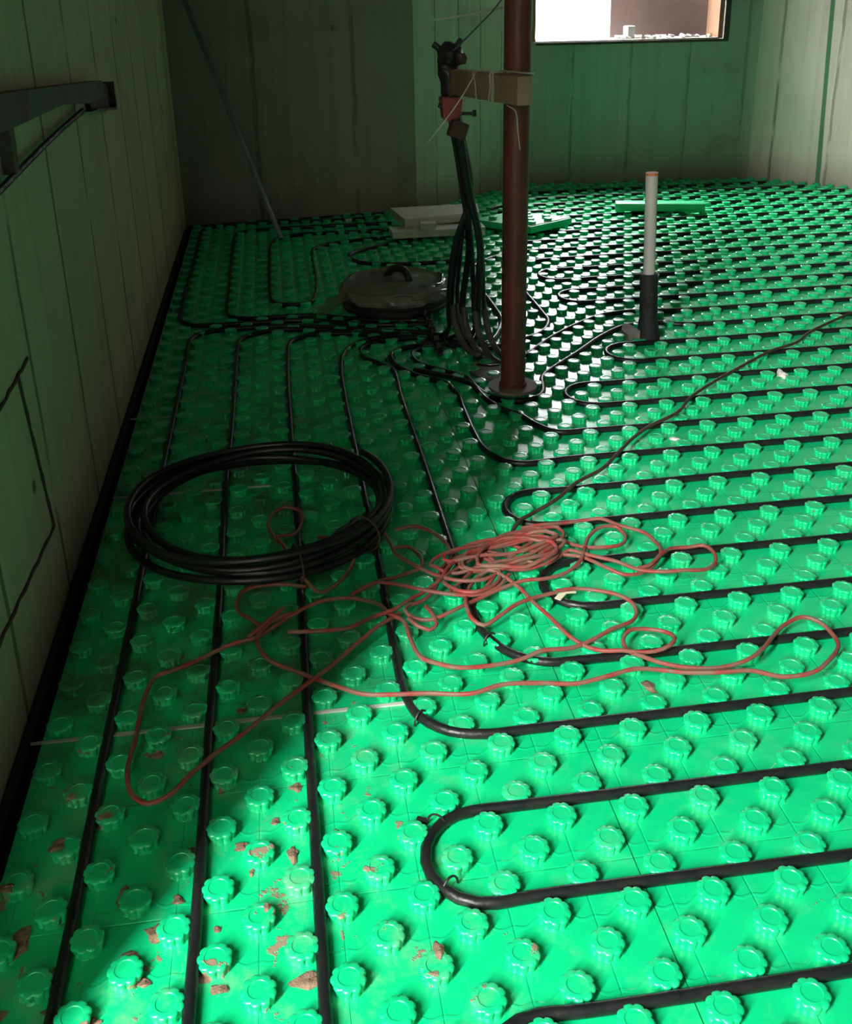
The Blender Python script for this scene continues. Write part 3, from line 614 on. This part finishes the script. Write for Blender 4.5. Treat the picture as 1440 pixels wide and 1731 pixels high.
# strip of pale tape on the pipe end
bm = bmesh.new(); beam(bm, (0.176, 0.790, 0.020), (0.200, 0.815, 0.023), 0.012, 0.002); beam(bm, (0.196, 0.807, 0.022), (0.214, 0.809, 0.020), 0.008, 0.002)
o = finish('tape_scrap', bm, mat('cream_tape', (0.62, 0.60, 0.42), 0.7)); tag(o, 'scrap of cream tape hanging on the pipe below the red cable heap', 'scrap')

# ---------------------------------------------------------------- steel prop with timber block
pr_ = empty('steel_prop', (0.325, 1.81, 0.0)); tag(pr_, 'dark red steel prop standing upright in the middle of the floor', 'prop')
bm = bmesh.new(); lathe(bm, [(0, 0.024), (0.0325, 0.024), (0.0325, H - 0.03), (0, H - 0.03)], (0.325, 1.81, 0), 40)
local(finish('tube', bm, M_PROP, pr_), pr_.location)
bm = bmesh.new(); prism(bm, [(0.325 + 0.066 * math.cos(a_ * math.pi / 14 + .1), 1.81 + 0.066 * math.sin(a_ * math.pi / 14 + .1)) for a_ in range(28)], 0.0222, 0.0292)
local(finish('base_plate', bm, M_PLATE, pr_), pr_.location)
bm = bmesh.new(); box(bm, (0.325, 1.81, H - 0.015), (0.13, 0.13, 0.02), bevel=0.003)
local(finish('head_plate', bm, M_PROP, pr_), pr_.location)
bm = bmesh.new(); lathe(bm, [(0.0325, 0.030), (0.037, 0.031), (0.037, 0.036), (0.0325, 0.039)], (0.325, 1.81, 0), 32)
local(finish('weld_collar', bm, M_PROP, pr_), pr_.location)
# timber block
BA, BB = Vector((0.301, 1.625, 0.813)), Vector((0.222, 2.09, 0.797))
w_ = bmesh.new(); beam(w_, BA, BB, 0.038, 0.064, bevel=0.003)
tag(finish('timber_batten', w_, M_WOOD), 'pale timber batten tied across the red prop with white string', 'timber')
# white string: loops round the batten, a band over to the prop and loose ends
bd = (BB - BA).normalized(); bs = bd.cross(Vector((0, 0, 1))).normalized(); bu = bs.cross(bd)
def loop_at(t, tilt=0.0, g=0.0022):
    c = BA.lerp(BB, t); hw, hh = 0.019 + g, 0.032 + g
    return [c + bs * (sx * hw) + bu * (sy * hh) + bd * (tilt * sy) for sx, sy in ((-1, -1), (-1, -.3), (-1, .3), (-1, 1), (0, 1.03), (1, 1), (1, .3), (1, -.3), (1, -1), (0, -1.03))]
sr_ = empty('tying_string', BA.lerp(BB, 0.33)); tag(sr_, 'white string looped round the timber batten and knotted to the red prop', 'string')
for t, ti in ((0.30, 0.0), (0.325, 0.004), (0.35, -0.004), (0.56, 0.012)):
    sbm = bmesh.new(); tube(sbm, spline(loop_at(t, ti), 0.008, closed=True), 0.0017, 6, closed=True)
    local(finish('loop', sbm, M_STRING, sr_), sr_.location)
bm = bmesh.new(); c33 = BA.lerp(BB, 0.33)
tube(bm, spline([c33 + bs * -0.021 + bu * 0.033, c33 + bu * 0.037, BA.lerp(BB, 0.2) + bu * 0.0385, BA.lerp(BB, 0.06) + bs * 0.018 + bu * 0.036, Vector((0.36, 1.79, 0.835)), Vector((0.357, 1.83, 0.825)), Vector((0.32, 1.846, 0.82)), Vector((0.285, 1.83, 0.825)), BA.lerp(BB, 0.40) + bs * 0.021 + bu * 0.03], 0.008), 0.0022, 6)
local(finish('band', bm, M_STRING, sr_), sr_.location)
tube_obj('loose_end', [BA.lerp(BB, .56) + bs * -0.022 + bu * 0.03, Vector((0.20, 1.70, 0.845)), Vector((0.155, 1.69, 0.78)), Vector((0.086, 1.68, 0.70))], 0.0016, M_STRING, sr_, seg=6)
local(sr_.children[-1], sr_.location)
tube_obj('loose_end', [BA.lerp(BB, .14) + bs * -0.018 + bu * -0.0345, Vector((0.287, 1.655, 0.765)), Vector((0.294, 1.66, 0.72)), Vector((0.302, 1.67, 0.676))], 0.0013, M_STRING, sr_, seg=6)
local(sr_.children[-1], sr_.location)
tube_obj('knot', [Vector((0.325, 1.628, 0.79)), Vector((0.336, 1.625, 0.785)), Vector((0.342, 1.622, 0.775)), Vector((0.338, 1.62, 0.768))], 0.0018, M_STRING, sr_, seg=6)
local(sr_.children[-1], sr_.location)
# wires strung from the prop up to the left
tube_obj('tie_wire', [(0.294, 1.80, 1.02), (0.28, 1.85, 0.985), (0.25, 1.90, 0.945), (0.215, 1.96, 0.90), (0.20, 2.0, 0.88)], 0.0022, M_GREYROD, seg=6)
tag(bpy.data.objects['tie_wire'], 'twisted grey tie wire slanting from the red prop down to the riser top', 'wire')
tube_obj('plastic_strip', [(0.150, 1.99, 0.956), (0.20, 1.97, 0.962), (0.25, 1.93, 0.972), (0.295, 1.83, 0.985)], 0.0028, M_STRING, seg=6)
tag(bpy.data.objects['plastic_strip'], 'thin pale strip sticking out left of the red prop above the risers', 'strip')
tube_obj('hanging_string', [(0.243, 2.0, 0.8325), (0.2435, 2.0, 1.2), (0.243, 2.01, 1.8), (0.243, 2.01, H)], 0.0013, M_STRING, seg=6, step=0.05)
tag(bpy.data.objects['hanging_string'], 'faint vertical string hanging down to the timber batten', 'string')

# ---------------------------------------------------------------- riser bundle with taped top
rz = empty('riser_bundle', (0.26, 2.2, 0.0)); tag(rz, 'bundle of black riser pipes taped together at the top beside the red prop', 'pipe bundle')
TOPC = Vector((0.208, 2.10, 0.80)); MIDC = Vector((0.262, 2.135, 0.50))
NR = 10
for k in range(NR):
    a = k * 2 * math.pi / NR; rr = 0.010 if k % 3 == 0 else 0.019
    off = Vector((rr * math.cos(a), rr * math.sin(a), 0))
    spread = (k / (NR - 1) - 0.5)
    foot = Vector((0.262 + 0.098 * spread + 0.008 * math.sin(k * 2.3), 2.20 + 0.05 * math.sin(a), 0.13))
    left = k % 2 == 0
    if left: base = [Vector((foot.x + 0.004, foot.y + 0.01, 0.07)), Vector((foot.x - 0.015, foot.y + 0.02, 0.03)), Vector((foot.x - 0.06, foot.y + 0.04, 0.013)), Vector((0.14, 2.21 + 0.024 * k, 0.0105))]
    else: base = [Vector((foot.x + 0.008, foot.y - 0.02, 0.07)), Vector((foot.x + 0.022, foot.y - 0.05, 0.03)), Vector((foot.x + 0.04, foot.y - 0.10, 0.014)), Vector((foot.x + 0.06, foot.y - 0.14, 0.0105))]
    pts = [TOPC + off * 0.8 + Vector((0, 0, -0.02)), TOPC.lerp(MIDC, 0.5) + off * 0.8, MIDC + off * 0.85, Vector((0.268 + 0.085 * spread + 0.006 * math.sin(k * 1.9), 2.16 + 0.02 * math.sin(a), 0.33)), foot] + base
    rp_ = local(tube_obj('riser_pipe', pts, 0.0066, M_RISER, rz, seg=8, step=0.02), rz.location)
    if k in (1, 3, 5, 7, 9):
        sl = [pts[-5].lerp(pts[-6], 0.02), *base[:-1], base[-1]]
        o = tube_obj('bend_sleeve', sl, 0.0095, M_SLEEVE, rp_, seg=10); o['label'] = 'dusty grey bend sleeve'
def lump(name, prof, c, material, axis=None, seg=20, jit=0.0, parent=rz):
    bm = bmesh.new(); ph = random.random() * 6
    lathe(bm, prof, (0, 0, 0), seg, jit=(lambda a, z: jit * (math.sin(3 * a + ph + z * 120) + 0.6 * math.sin(5 * a + z * 210))))
    R = Vector(axis or (0, 0, 1)).to_track_quat('Z', 'Y').to_matrix().to_4x4(); R.translation = Vector(c)
    bmesh.ops.transform(bm, matrix=R, verts=bm.verts)
    return local(finish(name, bm, material, parent), rz.location)
ax = (TOPC - MIDC).normalized()
lump('tape_wrap', [(0, -0.05), (0.024, -0.05), (0.027, -0.03), (0.025, 0.0), (0.028, 0.02), (0.026, 0.05), (0, 0.055)], Vector((0.207, 2.095, 0.80)), M_TAPE, ax, jit=0.0015)
lump('taped_head', [(0, -0.03), (0.022, -0.028), (0.033, -0.012), (0.034, 0.008), (0.026, 0.026), (0.012, 0.033), (0, 0.034)], Vector((0.207, 2.085, 0.862)), M_TAPE, (0.1, -0.5, 1), jit=0.003, seg=28)
for k in range(2):
    a = k * 1.6 + 0.9; lump('pipe_stub', [(0, 0), (0.0085, 0), (0.0085, 0.02), (0.006, 0.022), (0, 0.022)], Vector((0.207 + 0.032 * math.cos(a), 2.085 + 0.012 * math.sin(a), 0.862 + 0.030 * math.sin(a))), M_TAPE, (math.cos(a), 0.1, math.sin(a)), 12)
o = lump('brass_nut', [(0, 0), (0.014, 0), (0.016, 0.004), (0.016, 0.014), (0.01, 0.02), (0, 0.02)], Vector((0.226, 2.05, 0.856)), M_RUST, (0.5, -0.8, 0.1), 6); o['label'] = 'brown hexagonal nut'
bm = bmesh.new()
clampz = [(-0.034, 0.760), (0.026, 0.756), (0.020, 0.715), (0.006, 0.690), (-0.026, 0.700), (-0.030, 0.735)]
cv = [(0.212 + x, z) for x, z in clampz]
fr_ = [bm.verts.new((x, 2.062, z)) for x, z in cv]; bk_ = [bm.verts.new((x, 2.115, z)) for x, z in cv]
bm.faces.new(fr_); bm.faces.new(bk_[::-1])
for i in range(len(cv)): bm.faces.new((fr_[i], bk_[i], bk_[(i + 1) % len(cv)], fr_[(i + 1) % len(cv)]))
bmesh.ops.bevel(bm, geom=bm.edges[:], offset=0.004, segments=2, affect='EDGES')
o = local(finish('clamp', bm, M_RED, rz), rz.location); o['label'] = 'red plastic clamp'
bm = bmesh.new(); box(bm, (0.222, 2.058, 0.675), (0.05, 0.03, 0.045), ry=0.35, rz=0.2, bevel=0.006)
o = local(finish('cloth_wrap', bm, M_RUST, rz), rz.location)
lump('bolt', [(0, 0), (0.0045, 0), (0.0045, 0.03), (0.009, 0.03), (0.009, 0.04), (0, 0.04)], Vector((0.235, 2.075, 0.715)), M_TAPE, (1, -0.1, 0.0), 10)
lump('bolt', [(0, 0), (0.006, 0), (0.006, 0.012), (0, 0.012)], Vector((0.183, 2.07, 0.735)), M_TAPE, (-1, 0, 0.4), 10)
# black clip rail the pipes are pressed into, left of the risers
ra = empty('clip_rail', (0.18, 2.3, 0.02)); tag(ra, 'black clip rail holding the pipe row left of the riser base', 'clip rail')
bm = bmesh.new(); beam(bm, (0.186, 2.50, 0.0225), (0.174, 2.10, 0.0225), 0.018, 0.006, bevel=0.0015); rl_ = local(finish('rail', bm, M_CLIP, ra), ra.location)
for k in range(12):
    bm = bmesh.new(); y = 2.12 + k * 0.033; box(bm, (0.175 + 0.03 * (y - 2.1), y, 0.034), (0.015, 0.005, 0.02), rx=0.25 * (-1) ** k, bevel=0.001)
    finish('clip_tooth', bm, M_CLIP, rl_)
# mortar smeared between prop and risers
bm = bmesh.new(); prism(bm, [(0.255, 1.93), (0.30, 1.90), (0.335, 1.93), (0.34, 2.02), (0.30, 2.06), (0.262, 2.05), (0.235, 2.0)], 0.0005, 0.0125)
tag(finish('mortar_patch', bm, M_MORTAR), 'grey mortar smear on the floor between red prop and risers', 'mortar')

# ---------------------------------------------------------------- white stand pipe in a black sleeve
wp = empty('stand_pipe', (0.832, 2.17, 0.0)); tag(wp, 'white plastic pipe standing in a black foam sleeve on the right', 'pipe')
pa, pb = Vector((0.831, 2.17, 0.03)), Vector((0.812, 2.165, 0.512)); axp = (pb - pa).normalized()
bm = bmesh.new(); tube(bm, [pa, pa.lerp(pb, .5), pb], 0.0178, 28); local(finish('tube', bm, M_WHITE, wp), wp.location)
bm = bmesh.new(); tube(bm, [pb - axp * 0.001, pb + axp * 0.006], 0.0185, 24); o = local(finish('cap', bm, M_ORANGE, wp), wp.location); o['label'] = 'orange brown cap'
lump2 = bmesh.new(); n_ = 14
pth = [Vector((0.835, 2.172, 0.001)).lerp(pa.lerp(pb, 0.385), k / n_) for k in range(n_ + 1)]
tube(lump2, pth, 0.027, 24, radii=[0.036 - 0.0 * k if k < 1 else 0.036 - 0.009 * min(1, (k - 1) / 4) + 0.0012 * math.sin(k * 2.2) for k in range(n_ + 1)])
local(finish('foam_sleeve', lump2, M_FOAM, wp), wp.location)
bm = bmesh.new(); prism(bm, [(0.772, 2.175), (0.80, 2.150), (0.812, 2.185), (0.807, 2.25), (0.785, 2.262), (0.768, 2.23)], 0.0005, 0.030)
for v in bm.verts:
    if v.co.z > 0.01: v.co.z += 0.012 * math.sin(v.co.x * 300)
tag(finish('plastic_scrap', bm, M_MORTAR), 'crumpled grey scrap at the foot of the black sleeve', 'scrap')

# ---------------------------------------------------------------- film-wrapped round cover
cvx = empty('chamber_cover', (0.105, 2.66, 0.022)); tag(cvx, 'round black chamber cover wrapped in grey film, left of the risers', 'cover')
bm = bmesh.new(); rib = [(0.0, 0.022)]
rib += [(0.182, 0.022), (0.184, 0.03)]
for k in range(2): z = 0.034 + k * 0.014; rib += [(0.184, z), (0.180, z + 0.004), (0.180, z + 0.008), (0.184, z + 0.012)]
rib += [(0.181, 0.066), (0.17, 0.09), (0, 0.09)]
lathe(bm, rib, (0.105, 2.66, 0), 64); local(finish('barrel', bm, M_BARREL, cvx), cvx.location)
bm = bmesh.new()
jt = lambda a, z: (0.0045 * math.sin(7 * a + z * 90) + 0.003 * math.sin(17 * a + 1 + z * 150)) * (1.0 if z < 0.10 else 0.35)
lathe(bm, [(0.187, 0.058), (0.190, 0.070), (0.187, 0.082), (0.181, 0.093), (0.176, 0.101), (0.168, 0.106), (0.158, 0.1075), (0.150, 0.103), (0.140, 0.102), (0.085, 0.107), (0.070, 0.111), (0.055, 0.112), (0, 0.1125)], (0.105, 2.66, 0), 128, jit=jt)
for v in bm.verts:
    x, y = v.co.x - 0.105, v.co.y - 2.66; rr = math.hypot(x, y); k = max(0, 1 - rr / 0.15)
    v.co.z += 0.004 * math.sin(23 * x + 11 * y) * math.sin(31 * y - 9 * x) * (0.4 + k)
local(finish('film_lid', bm, M_FILM, cvx), cvx.location)
bm = bmesh.new(); tube(bm, spline([(0.085, 2.70, 0.108), (0.095, 2.69, 0.130), (0.120, 2.665, 0.142), (0.142, 2.635, 0.134), (0.150, 2.62, 0.108)], 0.008), 0.013, 12)
local(finish('handle', bm, M_BARREL, cvx), cvx.location)
for q_, (a0, a1, rr, zz) in enumerate(((3.6, 4.9, 0.181, 0.096), (4.9, 6.2, 0.186, 0.088), (5.6, 6.6, 0.165, 0.110))):
    bm = bmesh.new(); tube(bm, spline([(0.105 + (rr + 0.003 * math.sin(9 * t)) * math.cos(t), 2.66 + (rr + 0.003 * math.sin(9 * t)) * math.sin(t), zz + 0.004 * math.sin(7 * t + q_)) for t in [a0 + (a1 - a0) * k / 14 for k in range(15)]], 0.01), 0.0045, 8)
    local(finish('film_fold', bm, M_FILM, cvx), cvx.location)
bm = bmesh.new()
g_ = [[bm.verts.new((-0.165 + 0.1 * i / 5 + 0.01 * math.sin(j), 2.55 + 0.12 * j / 5, 0.024 + 0.055 * (i / 5) ** 1.5 + 0.006 * math.sin(i * 2.1 + j * 1.7))) for i in range(6)] for j in range(6)]
for j in range(5):
    for i in range(5): bm.faces.new((g_[j][i], g_[j][i + 1], g_[j + 1][i + 1], g_[j + 1][i]))
local(finish('film_flap', bm, M_CLEAR, cvx), cvx.location)

# ---------------------------------------------------------------- polystyrene offcuts at the back
bm = bmesh.new(); prism(bm, [(0.268, 3.675), (0.612, 3.755), (0.640, 3.945), (0.235, 3.935)], 0.0525, 0.088)
tag(finish('polystyrene_board', bm, M_POLY, smooth=False), 'largest white polystyrene board, lying on top at the back behind the risers', 'insulation board', 'white polystyrene offcuts')
bm = bmesh.new(); prism(bm, [(0.205, 3.60), (0.61, 3.605), (0.61, 3.70), (0.20, 3.71)], 0.0225, 0.0515)
tag(finish('polystyrene_board', bm, M_POLY, smooth=False), 'narrow white polystyrene strip under the front of the largest white board', 'insulation board', 'white polystyrene offcuts')
bm = bmesh.new(); prism(bm, [(0.33, 3.62), (0.395, 3.615), (0.40, 3.665), (0.335, 3.67)], 0.052, 0.078)
tag(finish('polystyrene_block', bm, M_POLY, smooth=False), 'small square white polystyrene block in front of the large white board', 'block', 'white polystyrene offcuts')
bm = bmesh.new(); prism(bm, [(0.27, 3.80), (0.60, 3.80), (0.62, 3.92), (0.27, 3.91)], 0.0225, 0.0520)
tag(finish('polystyrene_board', bm, M_POLY, smooth=False), 'white polystyrene piece hidden beneath the back of the largest white board', 'insulation board', 'white polystyrene offcuts')

# offcut of studded panel, corner towards the camera
of = empty('panel_offcut', (0.80, 3.74, 0.0225)); tag(of, 'offcut of studded green panel lying with a corner forward behind the red prop', 'panel offcut')
A_, B_, C_ = Vector((0.800, 3.565)), Vector((1.022, 3.700)), Vector((0.585, 3.775)); D_ = B_ + C_ - A_
vs, fs = [], []
for z_ in (-0.0292, 0.0):
    for p in (A_, B_, D_, C_): vs.append((p.x, p.y, z_))
fs += [(3, 2, 1, 0), (4, 5, 6, 7), (0, 1, 5, 4), (1, 2, 6, 5), (2, 3, 7, 6), (3, 0, 4, 7)]
e1 = (B_ - A_); e2 = (C_ - A_); n1, n2 = e1.length, e2.length; e1.normalize(); e2.normalize()
i = 0; y = 0.035
while y < n2 - 0.02:
    x = 0.05 + (0.05 if i % 2 else 0.0)
    while x < n1 - 0.02:
        p = A_ + e1 * x + e2 * y; stud(vs, fs, p.x, p.y, 18, 0.0); x += 0.1
    y += 0.05; i += 1
me = bpy.data.meshes.new('offcut_studs'); me.from_pydata([(x, y, z + 0.052) for x, y, z in vs], [], fs); me.polygons.foreach_set('use_smooth', [True] * len(me.polygons)); me.set_sharp_from_angle(angle=math.radians(50))
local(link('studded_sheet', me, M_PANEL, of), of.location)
bm = bmesh.new(); ea = A_ + e2 * 0.012 ; eb = B_ + e2 * 0.012
beam(bm, (ea.x, ea.y, 0.0535), (eb.x, eb.y, 0.0535), 0.008, 0.003); local(finish('edge_rib', bm, M_POLY, of), of.location)
# green strip further back
bm = bmesh.new(); beam(bm, (1.305, 3.955, 0.042), (1.70, 3.845, 0.042), 0.075, 0.038, bevel=0.004)
tag(finish('green_strip', bm, M_GREENFOAM), 'flat green strip of panel edge lying on the studs behind the white pipe', 'strip')

# ---------------------------------------------------------------- leaning rod and wall bracket on the left
a_, b_ = Vector((-0.268, 3.735, 0.02)), Vector((-0.606, 4.05, 1.0)); b2 = a_ + (b_ - a_) * 1.22
bm = bmesh.new(); beam(bm, a_, b2, 0.022, 0.012, bevel=0.001, up=(0, 1, 0.2))
tag(finish('leaning_rod', bm, M_GREYROD), 'thin blue-grey metal bar leaning in the dark back left corner', 'bar')
br = empty('wall_bracket', (-0.705, 1.6, 0.75)); tag(br, 'rusty red-brown bracket fixed along the left wall near the camera', 'bracket')
def wallpoly(name, pts, depth, material, u0=-0.7045):
    bm = bmesh.new(); A = [bm.verts.new((u0, y, z)) for y, z in pts]; Bv = [bm.verts.new((u0 + depth, y, z)) for y, z in pts]
    bm.faces.new(A); bm.faces.new(Bv[::-1]); n = len(pts)
    for i in range(n): bm.faces.new((A[i], Bv[i], Bv[(i + 1) % n], A[(i + 1) % n]))
    return local(finish(name, bm, material, br, smooth=False), br.location)
wallpoly('arm', [(0.75, 0.915), (1.957, 0.838), (1.97, 0.80), (1.75, 0.806), (1.45, 0.835), (0.75, 0.852)], 0.035, M_REDBROWN)
wallpoly('end_plate', [(1.93, 0.832), (2.16, 0.816), (2.205, 0.80), (2.20, 0.748), (1.90, 0.775), (1.88, 0.80)], 0.012, M_RUST)
wallpoly('lip', [(1.90, 0.778), (2.21, 0.75), (2.21, 0.742), (1.80, 0.782)], 0.028, M_TAPE)
wallpoly('lip', [(2.20, 0.815), (2.215, 0.815), (2.215, 0.745), (2.20, 0.745)], 0.028, M_TAPE)
o = tube_obj('strut', [(-0.690, 1.76, 0.79), (-0.690, 1.4, 0.781), (-0.690, 1.03, 0.765), (-0.690, 0.6, 0.745)], 0.006, M_TAPE, br, seg=8); local(o, br.location)
wallpoly('leg', [(1.035, 0.853), (1.07, 0.851), (1.066, 0.772), (1.035, 0.768)], 0.02, M_REDBROWN)

# ---------------------------------------------------------------- scraps and dried mud
def scrap(x, y, s, label, seed, name='foam_scrap', material=M_POLY, z=0.001, flat=0.7):
    tag(blob(name, (x, y, z), s, material, seed, flat), label, 'scrap')
scrap(1.093, 1.80, 0.017, 'torn white foam scrap between the pipes at the right', 3)
scrap(0.646, 1.447, 0.012, 'thin white foam sliver beside the dark cord', 4, flat=0.35)
scrap(0.05, 4.08, 0.014, 'tiny white foam scrap by the back wall', 8)
scrap(0.735, 0.26, 0.005, 'white foam pellet between studs at the bottom right', 11)
mud = [(0.262, 0.553, .016), (-0.47, 0.208, .018), (-0.296, 0.113, .017), (-0.582, 0.165, .016), (-0.145, 0.118, .010), (-0.564, 0.32, .010), (-0.373, 0.322, .012),
       (-0.517, 0.264, .014), (-0.401, 0.373, .011), (-0.308, 0.30, .012), (-0.633, 0.214, .022), (-0.572, 0.12, .013), (-0.395, 0.118, .010), (-0.50, 0.175, .013),
       (-0.45, 0.25, .009), (-0.34, 0.21, .007), (-0.33, 0.36, .008), (-0.44, 0.33, .007), (-0.61, 0.35, .013), (-0.66, 0.29, .012), (-0.53, 0.10, .008), (-0.40, 0.20, .006),
       (-0.25, 0.33, .006), (-0.36, 0.28, .006), (-0.48, 0.14, .009), (-0.55, 0.42, .012), (-0.30, 0.42, .010), (-0.42, 0.45, .009), (-0.38, 0.60, .009), (-0.5, 0.52, .011)]
for (x0, x1, y, wd, lab) in ((-0.69, -0.10, 0.575, 0.007, 'longest pale foam strip showing in the panel joint crossing the left pipes'), (-0.69, -0.57, 1.825, 0.010, 'short pale foam strip by the left wall beyond the coil'), (-0.675, -0.33, 1.375, 0.007, 'pale foam strip in the panel joint under the back of the coil')):
    bm = bmesh.new(); n_ = 12
    for k in range(n_):
        xa, xb = x0 + (x1 - x0) * k / n_, x0 + (x1 - x0) * (k + 1) / n_
        w_k = wd * (0.55 + 0.45 * abs(math.sin(k * 1.9))); vs_ = [bm.verts.new(p) for p in ((xa, y - w_k / 2, 0.0004), (xb, y - w_k / 2, 0.0004), (xb, y + w_k / 2, 0.0004), (xa, y + w_k / 2, 0.0004))]
        tp = [bm.verts.new((v.co.x, v.co.y, 0.0035)) for v in vs_]
        bm.faces.new(tp)
        for i in (0, 2): bm.faces.new((vs_[i], vs_[(i + 1) % 4], tp[(i + 1) % 4], tp[i]))
    bmesh.ops.remove_doubles(bm, verts=bm.verts, dist=0.0015)
    tag(finish('foam_strip', bm, M_STRIP, smooth=False), lab, 'strip')
studs_xy = []
for q_, (x, y, s) in enumerate(mud):
    # lift a clod that lies on a stud onto its top
    on = False
    for i in range(-16, 12):
        for j in range(-2, 16):
            if (i + j) % 2 and math.hypot(x - i * .05, y - j * .05) < 0.019: on = True
    o = blob('mud_clod', (x, y, 0.0146 if on else 0.0003), s * 0.8, M_MUD, 40 + q_, 0.18 if s > .012 else 0.3)
    tag(o, 'crumb of dried brown mud on the green panels at the lower left' if q_ else 'flat brown mud patch below the red stray loops at the right', 'mud', 'dried mud crumbs on the panels' if q_ else None)
